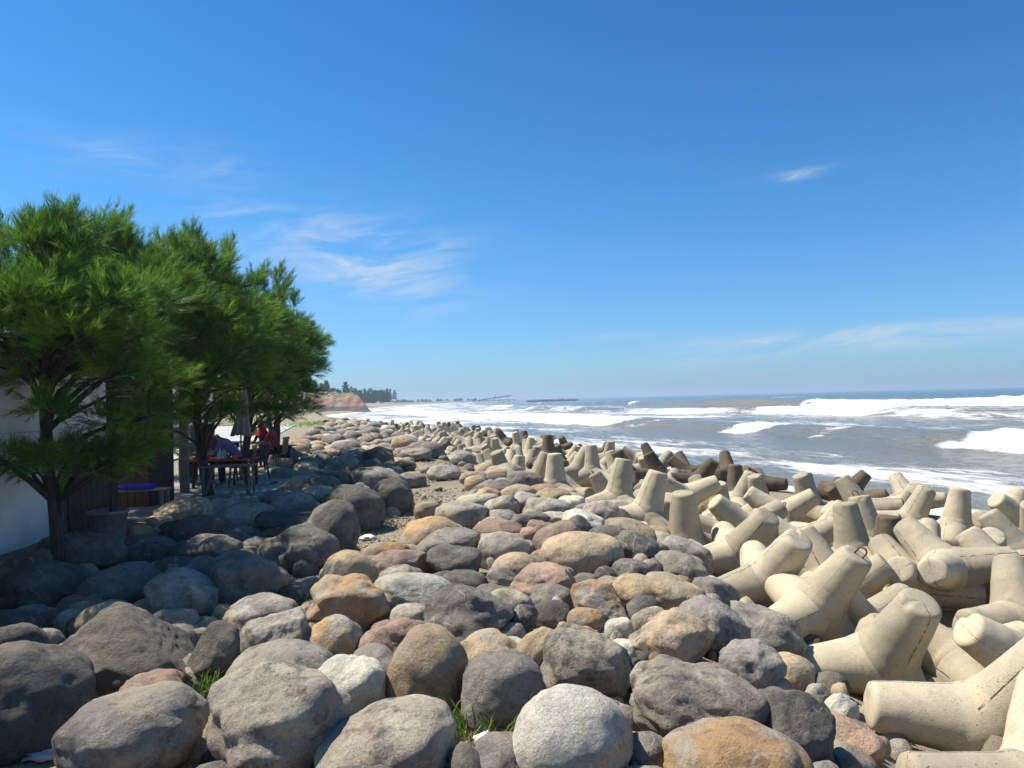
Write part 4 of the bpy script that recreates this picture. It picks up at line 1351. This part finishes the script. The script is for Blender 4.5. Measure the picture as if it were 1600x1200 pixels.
def chair(x, y, z, rz, label, mat):
    c = empty('plastic_chair', (x, y, z), rz, label, 'chair')
    MB().box((0, 0, 0.42), (0.44, 0.42, 0.03), bevel=0.01).build('seat', mat, c)
    for k in range(4): MB().box((-0.15 + 0.1 * k, 0.235 + 0.02, 0.64), (0.075, 0.018, 0.40), Matrix.Rotation(-0.15, 3, 'X'), bevel=0.004).build('slat', mat, c)
    MB().box((0, 0.285, 0.85), (0.44, 0.025, 0.06), bevel=0.008).build('back_rail', mat, c)
    for sx in (-1, 1):
        for sy in (-1, 1): MB().bar((sx * 0.22, sy * 0.22, 0), (sx * 0.19, sy * 0.18, 0.41), 0.035).build('leg', mat, c)
        MB().bar((sx * 0.21, -0.17, 0.62), (sx * 0.21, 0.26, 0.64), 0.035, 0.025).build('armrest', mat, c)
        MB().bar((sx * 0.2, -0.17, 0.42), (sx * 0.21, -0.17, 0.62), 0.03).build('arm_support', mat, c)


# ------------------------------------------------------------------ people
SKIN = plain('skin', (0.28, 0.15, 0.09), 0.6, 0.05)
HAIR = plain('black_hair', (0.012, 0.010, 0.009), 0.5)
_cloth = {}


def cloth(c):
    if c not in _cloth:
        t = NT('cloth_%d' % len(_cloth)); v = t.coord()
        n = t.noise(v, 9, 5, 0.6, 0.5); w = t.noise(v, 160, 2)
        col = t.mix(t.ramp(n, 0.3, 0.7), c, tuple(q * 0.8 for q in c))
        _cloth[c] = t.fin(col, 0.9, t.bump(n, 0.6, 0.03, t.bump(w, 0.2, 0.003)))
    return _cloth[c]


def person(x, y, z, rz, label, shirt, trousers, lean=0.15, look=0.0, scarf=None, seat=0.43, turn=0.0, reach=0.3):
    """seated figure facing local -y; body is one skinned mesh"""
    root = empty('person', (x, y, z), rz, label, 'person', 'people sitting under the trees')
    V, Rd, E, tag = [], [], [], []

    def add(p, r, prev=None, t='shirt'):
        V.append(Vector(p)); Rd.append(r); tag.append(t)
        if prev is not None: E.append((prev, len(V) - 1))
        return len(V) - 1
    s = seat + 0.09
    pel = add((0, 0, s), 0.135)
    sp1 = add((0, -0.25 * lean, s + 0.22), 0.125, pel)
    ch = add((0, -0.55 * lean - 0.01, s + 0.40), 0.14, sp1)
    nb = add((0, -0.80 * lean, s + 0.52), 0.06, ch)
    nk = add((0, -0.95 * lean - 0.01, s + 0.60), 0.048, nb, 'skin')
    hd = Vector((0.0 + turn * 0.02, -1.10 * lean - 0.03, s + 0.715))
    for sx in (-1, 1):
        sh = add((sx * 0.17, -0.68 * lean, s + 0.47), 0.062, ch)
        el = add((sx * 0.25, -0.68 * lean - 0.10, s + 0.21), 0.045, sh)
        wr = add((sx * 0.15, -0.68 * lean - reach, s + 0.20), 0.03, el, 'skin')
        ha = add((sx * 0.13, -0.68 * lean - reach - 0.07, s + 0.20), 0.032, wr, 'skin')
        hp = add((sx * 0.09, -0.02, s - 0.02), 0.10, pel, 'trousers')
        kn = add((sx * 0.12, -0.42, s - 0.0), 0.068, hp, 'trousers')
        an = add((sx * 0.12, -0.40, 0.09), 0.042, kn, 'trousers')
        ft = add((sx * 0.13, -0.53, 0.035), 0.034, an, 'skin')
    me = bpy.data.meshes.new('skeleton')
    me.from_pydata([v[:] for v in V], E, [])
    o = bpy.data.objects.new('skeleton', me); COL.objects.link(o)
    md = o.modifiers.new('skin', 'SKIN')
    for i, sv in enumerate(me.skin_vertices[0].data):
        sv.radius = (Rd[i], Rd[i] * 0.85); sv.use_root = (i == 0)
    o.modifiers.new('sub', 'SUBSURF').render_levels = 2; o.modifiers['sub'].levels = 2
    bpy.context.view_layer.update()
    ev = o.evaluated_get(bpy.context.evaluated_depsgraph_get())
    bme = bpy.data.meshes.new_from_object(ev)
    bpy.data.objects.remove(o)
    bm = bmesh.new(); bm.from_mesh(bme)
    mats = ['shirt', 'skin', 'trousers', 'dark']
    segs = [(V[a], V[b], tag[b]) for a, b in E]
    for f in bm.faces:
        c = f.calc_center_median()
        best = min(segs, key=lambda q: (c - (q[0] + (q[1] - q[0]) * max(0, min(1, (c - q[0]).dot(q[1] - q[0]) / max((q[1] - q[0]).length_squared, 1e-6))))).length)
        f.material_index = mats.index(best[2]); f.smooth = True
    # fingers
    for sx in (-1, 1):
        h = Vector((sx * 0.13, -0.68 * lean - reach - 0.08, s + 0.20))
        for k in range(5):
            off = (k - 2) * 0.017 * sx
            b0 = h + Vector((off, -0.01 if k else 0.02, 0)); ln = (0.05, 0.07, 0.078, 0.072, 0.056)[k]
            b1 = b0 + Vector((off * (2 if k == 0 else .25), -ln * 0.6, 0.004)); b2 = b1 + Vector((0, -ln * 0.4, -0.022))
            n0 = len(bm.faces); t = MB(); t.bm.free(); t.bm = bm
            t.tube([b0, b1, b2], [0.0095, 0.0085, 0.006], 6)
            bm.faces.ensure_lookup_table()
            for f in bm.faces[n0:]: f.material_index = 1
    # head with nose, ears, eyes, mouth
    hm = Matrix.Translation(hd) @ Matrix.Rotation(look, 4, 'Z') @ Matrix.Rotation(lean * 0.6, 4, 'X')

    def blob(c, size, mi, seg=14):
        n0 = len(bm.faces)
        bmesh.ops.create_uvsphere(bm, u_segments=seg, v_segments=max(6, seg - 4), radius=1, matrix=hm @ Matrix.Translation(c) @ Matrix.Diagonal((*size, 1)))
        bm.faces.ensure_lookup_table()
        for f in bm.faces[n0:]: f.material_index = mi; f.smooth = True
    blob((0, 0, 0.01), (0.074, 0.092, 0.105), 1, 18); blob((0, -0.028, -0.055), (0.052, 0.058, 0.055), 1)
    blob((0, -0.095, -0.012), (0.013, 0.018, 0.024), 1, 8)
    for sx in (-1, 1):
        blob((sx * 0.075, 0.0, -0.005), (0.012, 0.022, 0.032), 1, 8); blob((sx * 0.03, -0.083, 0.015), (0.012, 0.01, 0.007), 3, 8)
    blob((0, -0.085, -0.06), (0.024, 0.01, 0.006), 3, 8)
    bm.to_mesh(bme); bm.free()
    fidx = [p.material_index for p in bme.polygons]
    bme.materials.clear()
    for m in (cloth(shirt), SKIN, cloth(trousers), HAIR): bme.materials.append(m)
    bme.polygons.foreach_set('material_index', fidx)
    obj('body', bme, None, root)
    hb = bmesh.new()
    if scarf:
        bmesh.ops.create_uvsphere(hb, u_segments=20, v_segments=14, radius=1, matrix=hm @ Matrix.Translation((0, 0.022, 0.008)) @ Matrix.Diagonal((0.094, 0.108, 0.125, 1)))
        bmesh.ops.create_cone(hb, segments=18, radius1=0.20, radius2=0.085, depth=0.24, matrix=Matrix.Translation(hd + Vector((0, 0.05, -0.19))))
        nm, mt = 'headscarf', cloth(scarf)
    else:
        bmesh.ops.create_uvsphere(hb, u_segments=20, v_segments=14, radius=1, matrix=hm @ Matrix.Translation((0, 0.022, 0.032)) @ Matrix.Diagonal((0.086, 0.096, 0.098, 1)))
        nm, mt = 'hair', HAIR
    for f in hb.faces: f.smooth = True
    hme = bpy.data.meshes.new(nm); hb.to_mesh(hme); hb.free()
    obj(nm, hme, mt, root)
    return root


BLKC = plain('black_chair', (0.012, 0.012, 0.014), 0.4)


def seated(px, d, rz, label, shirt, trousers, chairlabel, z=SL, **kw):
    p = PD(px, 700, d)
    person(p.x, p.y, z, rz, label, shirt, trousers, **kw)
    chair(p.x, p.y, z, rz, chairlabel, BLKC)


seated(305, TY + 0.78, R(8), 'person in grey patterned headscarf and grey top facing over the red table', (0.16, 0.2, 0.2), (0.03, 0.03, 0.035), 'black plastic chair under the person in the grey headscarf', scarf=(0.2, 0.2, 0.2), lean=0.2)
seated(323, TY + 1.35, R(-5), 'person in red top half hidden by the forked trunk', (0.5, 0.03, 0.03), (0.02, 0.02, 0.025), 'black plastic chair under the person in red behind the table', lean=0.15)
seated(348, TY + 0.85, R(-25), 'dark haired person in black and white top leaning over the table', (0.06, 0.06, 0.07), (0.02, 0.02, 0.02), 'black plastic chair behind the table next to the forked trunk', lean=0.4)
seated(377, TY - 0.02, R(-82), 'person in purple shirt bending over the red table', (0.20, 0.13, 0.30), (0.015, 0.015, 0.02), 'black plastic chair under the person in the purple shirt', lean=0.55)
seated(414, 20.0, R(-30), 'person in red headscarf and black clothes sitting beyond the folded parasol', (0.02, 0.02, 0.022), (0.02, 0.02, 0.022), 'black plastic chair under the person in the red headscarf', z=YZ, scarf=(0.45, 0.02, 0.04), lean=0.1)
seated(432, 19.6, R(-95), 'person in crimson shirt sitting beside the black drum table', (0.42, 0.02, 0.03), (0.015, 0.015, 0.02), 'black plastic chair under the person in the crimson shirt', z=YZ, lean=0.2)
pc = P(399, 752, YZ)
chair(pc.x, pc.y, SL, R(-110), 'empty black plastic chair between the trestle table and the boulders', BLKC)

dq = P(443, 728, YZ)
dt = empty('drum_table', (dq.x, dq.y, gz1(dq.x, dq.y)), 0, 'black drum used as a table next to the person in crimson', 'drum')
MB().lathe([(0.25, 0), (0.25, 0.18), (0.262, 0.19), (0.262, 0.21), (0.25, 0.22), (0.25, 0.42), (0.262, 0.43), (0.262, 0.45), (0.25, 0.46), (0.25, 0.64)], 26).build('drum', BLACK, dt)
MB().box((0, 0, 0.66), (0.62, 0.62, 0.03), bevel=0.005).build('tabletop', WOOD_BROWN, dt)

# folded parasol
fp = PD(376, 660, 16.6)
pa = empty('folded_parasol', (fp.x, fp.y, SL), 0, 'folded brown grey parasol on its pole behind the purple shirt', 'parasol')
MB().tube([(0, 0, 0), (0, 0, 2.2)], 0.02, 10).build('pole', WOOD, pa)
MB().lathe([(0.22, 0), (0.22, 0.05), (0.05, 0.08), (0.03, 0.2)], 20).build('base', GREYP, pa)
nph = 44
Vp = []
for zz, rr_ in ((1.05, 0.20), (1.25, 0.165), (1.5, 0.12), (1.75, 0.085), (2.0, 0.055), (2.15, 0.03)):
    for k in range(nph):
        a = 2 * math.pi * k / nph; q = rr_ * (1 + 0.22 * math.cos(a * 8 + zz * 1.5))
        Vp.append((q * math.cos(a) + 0.10 * (zz - 1.05), q * math.sin(a), zz + 0.03 * math.cos(a * 4)))
ii = np.arange(nph)
Fp = np.concatenate([np.stack([k * nph + ii, k * nph + (ii + 1) % nph, (k + 1) * nph + (ii + 1) % nph, (k + 1) * nph + ii], 1) for k in range(5)])
obj('canopy', np_mesh('canopy', Vp, Fp), cloth((0.30, 0.23, 0.19)), pa)


def crumple(name, p, size, mat, label, cat, seed, flat=0.45):
    d, f = ICO[3]
    v = d * (1 + 0.75 * fbm(d * 2.6 + seed * 3.7, 3, 0.7))[:, None] * np.array([size, size * 0.75, size * flat])
    return obj(name, np_mesh(name, v, f, smooth=False), mat, label=label, cat=cat, loc=(p.x, p.y, gz1(p.x, p.y) + size * flat * 0.6))


WPL = plain('white_film', (0.75, 0.77, 0.8), 0.35, 0.08)
BPL = plain('pale_blue_film', (0.35, 0.55, 0.68), 0.35, 0.08)
PPL = plain('pinkish_film', (0.62, 0.52, 0.45), 0.5, 0.15)
crumple('plastic_bag', P(575, 846, -0.28), 0.13, WPL, 'crumpled white plastic bag on the sandy gap between boulders', 'bag', 1, 0.35)
crumple('plastic_bag', P(419, 744, YZ), 0.14, BPL, 'pale blue plastic bag beside the empty black chair', 'bag', 2, 0.6)
crumple('plastic_wrapper', P(75, 1172, -0.3), 0.16, PPL, 'dirty pinkish plastic wrapper on sand by the dome shaped boulder', 'litter', 3, 0.18)
crumple('plastic_wrapper', P(358, 1056, -0.25), 0.06, WPL, 'small white wrapper beside the grass tuft and wedge rock', 'litter', 4, 0.5)
crumple('yellow_bag', Vector((-6.62, 17.85, 0)), 0.13, plain('yellow_film', (0.75, 0.55, 0.03), 0.5), 'bright yellow bag hanging on the trunk beyond the folded parasol', 'bag', 5, 0.8).location.z = 1.25
cu = P(742, 1168, -0.3)
MB().lathe([(0.03, 0), (0.042, 0.10), (0.045, 0.10), (0.045, 0.106), (0.039, 0.105), (0.028, 0.005)], 18, Matrix.Rotation(R(75), 4, 'Y'), cap=False).build('plastic_cup', WPL, label='clear white plastic cup lying in the grass between boulders', cat='cup', loc=(cu.x, cu.y, gz1(cu.x, cu.y) + 0.06))


def grass_tuft(p, n, h, spread, label, mat, seed, dz=0.0):
    r = np.random.default_rng(seed)
    V = []
    for k in range(n):
        a = r.uniform(0, 6.28); b = np.array([r.normal(0, spread), r.normal(0, spread), 0])
        d = np.array([math.cos(a) * r.uniform(.2, .8), math.sin(a) * r.uniform(.2, .8), 1.0]); ln = h * r.uniform(0.4, 1.1)
        w = 0.005 * np.array([-math.sin(a), math.cos(a), 0]); q = b + d * ln * 0.55; t = b + d * ln * 0.9 + np.array([d[0] * .25, d[1] * .25, -0.1]) * ln
        V += [b - w, b + w, q + w * .8, q - w * .8, q - w * .8, q + w * .8, t, t]
    V = np.array(V)
    return obj('grass_tuft', np_mesh('grass_tuft', V, np.arange(len(V)).reshape(-1, 4), False), mat, label=label, cat='grass', loc=(p.x, p.y, gz1(p.x, p.y) + dz))


grass_tuft(P(330, 1085, -0.3), 110, 0.27, 0.06, 'bright green grass tuft beside the huge mottled beige boulder', GRASS, 1)
grass_tuft(P(335, 1110, -0.3), 40, 0.08, 0.06, 'short yellowed grass in front of the bright green tuft', DRYGRASS, 2)
grass_tuft(P(705, 1140, -0.28), 90, 0.33, 0.08, 'green grass blades between the egg shaped and the plain grey boulder', GRASS, 3)
grass_tuft(P(760, 1150, -0.28), 60, 0.33, 0.09, 'sparse grass at the foot of the round plain grey boulder', GRASS, 4)
grass_tuft(P(715, 1178, -0.28), 70, 0.2, 0.07, 'yellowed grass beside the plastic cup', DRYGRASS, 5)
grass_tuft(P(482, 945, -0.28), 90, 0.24, 0.09, 'green weed tuft under the rusty orange boulder', GRASS, 6)
grass_tuft(P(150, 1198, -0.3), 24, 0.4, 0.04, 'few tall grass blades before the dome shaped grey boulder', GRASS, 7)
grass_tuft(P(612, 825, -0.25), 40, 0.10, 0.06, 'small weeds at the shaded rim of the sandy gap', GRASS, 8)


# beach creeper patch, dry leaf litter
def leaf_scatter(name, n, gen, size, mat, label, cat, up=0.5):
    V = []
    for k in range(n):
        x, y = gen(); s = size * random.uniform(0.5, 1.2); a = random.uniform(0, 6.28)
        nrm = Vector((random.gauss(0, up), random.gauss(0, up), 1)).normalized()
        u = nrm.cross(Vector((math.cos(a), math.sin(a), 0.1))).normalized(); w = nrm.cross(u)
        c = Vector((x, y, gz1(x, y) + 0.02 + random.random() * size * 1.5))
        for q in (u * s, w * s * .55, -u * s, -w * s * .55): V.append((c + q)[:])
    obj(name, np_mesh(name, V, np.arange(len(V)).reshape(-1, 4), False), mat, None, label, cat, kind='stuff')


c0 = P(508, 661, 0.15)
leaf_scatter('creeper', 1800, lambda: (c0.x + random.gauss(0, 1.3), c0.y + random.gauss(0, 5)), 0.10, VINE, 'bright green beach creeper on the ground past the last tree', 'creeper')
leaf_scatter('leaf_litter', 900, gen_path, 0.022, DRYGRASS, 'dry leaf bits strewn on the sandy gap', 'litter', 0.3)

# driftwood twigs
dw = P(600, 697, 0.0)
dr = empty('driftwood_branch', (dw.x, dw.y, gz1(dw.x, dw.y) + 0.15), 0, 'reddish brown dead branch lying on the far boulders', 'branch')
RW = wood_mat('red_twig', (0.22, 0.09, 0.045), (0.15, 0.065, 0.035))
for k in range(7):
    a = random.uniform(-1, 1); ln = random.uniform(0.5, 1.1)
    MB().tube([(0.12 * k - 0.4, 0, 0), (0.12 * k - 0.4 + a * ln * .4, 0.1, 0.25 * ln + 0.05), (0.12 * k - 0.4 + a * ln * .9, 0.1, 0.42 * ln + 0.1)], [0.03, 0.022, 0.008], 6).build('twig', RW, dr)

# ------------------------------------------------------------------ behind the yard
bh = empty('pale_building', (-18.6, 33, 0.14), 0, 'pale low building seen between the trunks behind the yard', 'building')
MB().box((0, 0, 0.45), (7.6, 4, 0.9)).build('base_wall', plain('brick_red', (0.28, 0.12, 0.07), 0.9), bh)
MB().box((0, 0.003, 1.9), (7.55, 3.96, 2.0)).build('wall', PLASTER, bh)
MB().box((0, 0, 2.98), (8.4, 4.8, 0.16)).build('roof', plain('grey_roof', (0.3, 0.32, 0.34), 0.7), bh)
for k in range(3):
    w = MB().box((-2.4 + 2.4 * k, -2.0, 1.8), (1.1, 0.06, 1.0)).build('window', plain('frame_blue', (0.25, 0.35, 0.45), 0.6), bh)
    MB().box((-2.4 + 2.4 * k, -2.035, 1.8), (0.95, 0.02, 0.85)).build('pane', plain('glass_dark', (0.05, 0.06, 0.07), 0.1), w)


def shrub(x, y, h, w, label, seed):
    r = np.random.default_rng(seed)
    n = 900
    d = r.normal(size=(n, 3)); d /= np.linalg.norm(d, axis=1)[:, None]
    p = d * (r.uniform(0.4, 1, n) ** 0.5)[:, None] * (1 + 0.3 * perlin(d * 2 + seed))[:, None] * np.array([w, w, h / 2]) + np.array([0, 0, h / 2])
    u = r.normal(size=(n, 3)); u /= np.linalg.norm(u, axis=1)[:, None]; w2 = np.cross(u, d); s = r.uniform(0.07, 0.14, n)[:, None]
    V = np.stack([p + u * s, p + w2 * s * .5, p - u * s, p - w2 * s * .5], 1).reshape(-1, 3)
    root = empty('shrub', (x, y, gz1(x, y)), 0, label, 'shrub', 'shrubs beyond the road')
    obj('foliage', np_mesh('foliage', V, np.arange(len(V)).reshape(-1, 4), False), VINE, root)
    MB().tube([(0, 0, -0.1), (0.05, 0, h * .4), (0, 0.05, h * .8)], [0.05, 0.04, 0.01], 7).build('stem', BARK, root)


for k, (px, d, h, w) in enumerate(((318, 64, 3.0, 1.9), (342, 66, 2.6, 2.0), (296, 63, 2.6, 1.7), (366, 67, 2.8, 2.0), (270, 64, 2.4, 1.6), (400, 66, 2.4, 2.0))):
    q = PD(px, 640, d)
    shrub(q.x, q.y, h, w, 'bright green leafy shrub at the far side of the pale road', 60 + k)


# ------------------------------------------------------------------ headland, far shore, pier
def cliff_field(X, Y):
    # distance inland from the toe line (sea side runs from (-66,318) to the back left)
    toe = -66 - 0.42 * (Y - 318) + 6 * perlin(np.stack([Y * 0.05, X * 0, X * 0], 1))
    front = (Y - 300) + 4 * perlin(np.stack([X * 0.06, X * 0 + 4, X * 0], 1))
    inl = np.minimum(toe - X, front)
    H = 8.5 * sstep(0, 9, inl) + 3.5 * sstep(8, 40, inl)
    gul = fbm(np.stack([X * 0.13, Y * 0.13, X * 0], 1), 5, 0.6) * 3.0 * sstep(0.5, 6, inl) * (1 - 0.6 * sstep(12, 24, inl))
    return SEA_Z - 0.6 + H + gul


gx = np.linspace(-260, -58, 260); gy = np.linspace(294, 620, 240)
GX, GY = np.meshgrid(gx, gy)
ZZ = cliff_field(GX.ravel(), GY.ravel())
n, m = GX.shape
idx = np.arange(n * m).reshape(n, m)
fq = np.stack([idx[:-1, :-1], idx[:-1, 1:], idx[1:, 1:], idx[1:, :-1]], -1).reshape(-1, 4)
t = NT('red_clay')
v = t.coord(); ge = t.N.new('ShaderNodeNewGeometry'); sn = t.N.new('ShaderNodeSeparateXYZ'); t.L.new(ge.outputs['Normal'], sn.inputs[0])
mp = t.N.new('ShaderNodeMapping'); mp.inputs['Scale'].default_value = (1, 1, 6); t.L.new(v, mp.inputs[0])
n1 = t.noise(mp.outputs[0], 0.12, 8, 0.65); n2 = t.noise(v, 0.5, 6, 0.6)
sep = t.N.new('ShaderNodeSeparateXYZ'); t.L.new(v, sep.inputs[0])
c = t.mix(t.ramp(n1, 0.42, 0.58), (0.42, 0.17, 0.09), (0.40, 0.29, 0.19))
c = t.mix(t.math('MULTIPLY', t.ramp(t.noise(v, 0.25, 7, 0.7), 0.52, 0.62), 0.8), c, (0.10, 0.12, 0.05))
c = t.mix(t.ramp(sep.outputs[2], 0.2, 1.2, 1, 0), c, (0.13, 0.105, 0.085))
c = t.mix(t.math('MULTIPLY', t.ramp(sn.outputs[2], 0.80, 0.93), t.ramp(n2, 0.38, 0.5)), c, (0.075, 0.11, 0.035))
t.fin(c, 0.95, t.bump(n2, 0.8, 0.6))
obj('headland', np_mesh('headland', np.stack([GX.ravel(), GY.ravel(), ZZ], 1), fq), t.m, kind='structure')


def far_trees(name, pts, label, mat, seed):
    r = np.random.default_rng(seed); V = []
    for (x, y, z, h, w) in pts:
        k = 170
        t = r.uniform(0.12, 1, k); a = r.uniform(0, 6.28, k); q = w * (1 - t) ** 0.7 * r.uniform(0.3, 1.0, k) * (0.7 + 0.3 * np.sin(t * 22))
        p = np.stack([x + q * np.cos(a), y + q * np.sin(a), z + t * h], 1)
        d = np.stack([np.cos(a), np.sin(a), r.uniform(0.1, 1.2, k)], 1) * (0.9 * w * 0.4)
        s = np.cross(d, r.normal(size=(k, 3))); s = s / np.linalg.norm(s, axis=1)[:, None] * 0.22 * w * 0.6
        V.append(np.stack([p - s, p + s, p + d], 1).reshape(-1, 3))
    V = np.concatenate(V)
    obj(name, np_mesh(name, V, np.arange(len(V)).reshape(-1, 3), False), mat, None, label, 'trees', kind='stuff')


pts = []
while len(pts) < 330:
    x, y = random.uniform(-190, -70), random.uniform(312, 560)
    z = float(cliff_field(np.array([x]), np.array([y]))[0])
    if z < 6.0: continue
    pts.append((x, y, z - 0.5, random.uniform(3.0, 6.5), random.uniform(1.4, 2.6)))
for k in range(90):
    x, y = random.uniform(-130, -84), random.uniform(325, 350); pts.append((x, y, float(cliff_field(np.array([x]), np.array([y]))[0]) - 0.5, random.uniform(3, 6), random.uniform(1.2, 2.2)))
FARLEAF = leaf_mat('far_needles', (0.03, 0.06, 0.018), (0.05, 0.085, 0.025), 0.2)
for k in range(160):
    q = random.random(); pts.append((-150 + 45 * q + random.uniform(-14, 14), 520 + 40 * q, 0.5 + random.uniform(0, 3), random.uniform(6, 11), random.uniform(2, 3.6)))
far_trees('treeline', pts, 'dark wood of casuarinas on top of the red clay headland', FARLEAF, 5)
pts = [(-118 - random.uniform(0, 160), 480 + random.uniform(0, 140), 5.5, random.uniform(6, 13), random.uniform(2.5, 4.5)) for _ in range(60)]

# low far shore that closes the bay
fx = np.linspace(0, 1, 240); sy = np.linspace(0, 1, 16)
FX, SY = np.meshgrid(fx, sy)
cx_ = -330 + 420 * FX; cy_ = 900 + 780 * FX + 260 * SY
hz = (6.5 * (1 - FX) + 2.2) * np.sin(np.pi * SY) * (0.7 + 0.7 * np.abs(perlin(np.stack([FX.ravel() * 22, SY.ravel() * 3, FX.ravel() * 0], 1))).reshape(FX.shape)) + SEA_Z - 0.5
n, m = FX.shape
idx = np.arange(n * m).reshape(n, m)
fq = np.stack([idx[:-1, :-1], idx[:-1, 1:], idx[1:, 1:], idx[1:, :-1]], -1).reshape(-1, 4)
t = NT('far_shore'); v = t.coord(); nn_ = t.noise(v, 0.02, 6, 0.6)
t.fin(t.mix(t.ramp(nn_, 0.42, 0.58), (0.11, 0.13, 0.06), (0.3, 0.25, 0.17)), 0.95)
obj('far_shore', np_mesh('far_shore', np.stack([cx_.ravel(), cy_.ravel(), hz.ravel()], 1), fq), t.m, kind='structure')
pts2 = [(-330 + 420 * q + random.uniform(-6, 6), 900 + 780 * q + random.uniform(40, 160), 1.0, random.uniform(2.5, 5), random.uniform(2.5, 5)) for q in [random.random() ** 2 * 0.6 for _ in range(150)]]
far_trees('shore_wood', pts2, 'thin line of trees along the low far shore', FARLEAF, 6)

# breakwater stones and loading pier
pr = PD(772, 626, 1050)
STEEL = plain('dark_steel', (0.06, 0.065, 0.07), 0.6, 0.2, 0.4)
pier = empty('loading_pier', (pr.x, pr.y, SEA_Z), 0, 'far loading pier with sloping conveyor and tower out in the bay', 'pier')
MB().box((0, 0, 3.2), (64, 3, 0.7)).build('deck', STEEL, pier)
for k in range(9): MB().tube([(-30 + 7.5 * k, 0, -2), (-30 + 7.5 * k, 0, 3.0)], 0.45, 8).build('pile', STEEL, pier)
MB().bar((-24, 0, 3.6), (26, 0, 9.8), 1.3, 1.4).build('conveyor', STEEL, pier)
MB().bar((0, 0, 3.4), (2, 0, 11.5), 0.8).build('mast', STEEL, pier)
for q in (-12, 10, 20): MB().bar((q, 0, 3.4), (q, 0, 3.6 + (q + 24) * 0.112), 0.5).build('trestle', STEEL, pier)
MB().box((-28, 0, 5), (3, 3, 3.4)).build('cabin', STEEL, pier)
bw = PD(860, 627, 900)
vs, fs, o_ = [], [], 0
for k in range(150):
    vv, f = boulder_verts(1, 8000 + k, 2.5, 0.25, 3, 0.8, 0.02)
    q = random.uniform(-30, 35); s_ = random.uniform(0.8, 1.9)
    vs.append(vv * s_ + np.array([bw.x + q, bw.y + random.gauss(0, 4), SEA_Z + 0.6 + random.uniform(0, 1.6) * max(0, 1 - abs(q) / 60)])); fs.append(f + o_); o_ += len(vv)
obj('breakwater', np_mesh('breakwater', np.concatenate(vs), np.concatenate(fs)), ROCK['dark'], None, 'low dark rock breakwater far out in the bay', 'breakwater', kind='stuff')

# ------------------------------------------------------------------ sea air
hzm = bpy.data.materials.new('sea_air'); hzm.use_nodes = True
nt = hzm.node_tree; nt.nodes.clear()
oo = nt.nodes.new('ShaderNodeOutputMaterial'); pv = nt.nodes.new('ShaderNodeVolumePrincipled')
pv.inputs['Color'].default_value = (0.66, 0.82, 0.98, 1); pv.inputs['Density'].default_value = HAZE_DENSITY; pv.inputs['Anisotropy'].default_value = 0.2
nt.links.new(pv.outputs[0], oo.inputs['Volume'])
MB().box((0, 0, 16.0), (19600, 19600, 44)).build('haze', hzm, kind='stuff', label='thin bright sea haze over the water and shore', cat='haze')
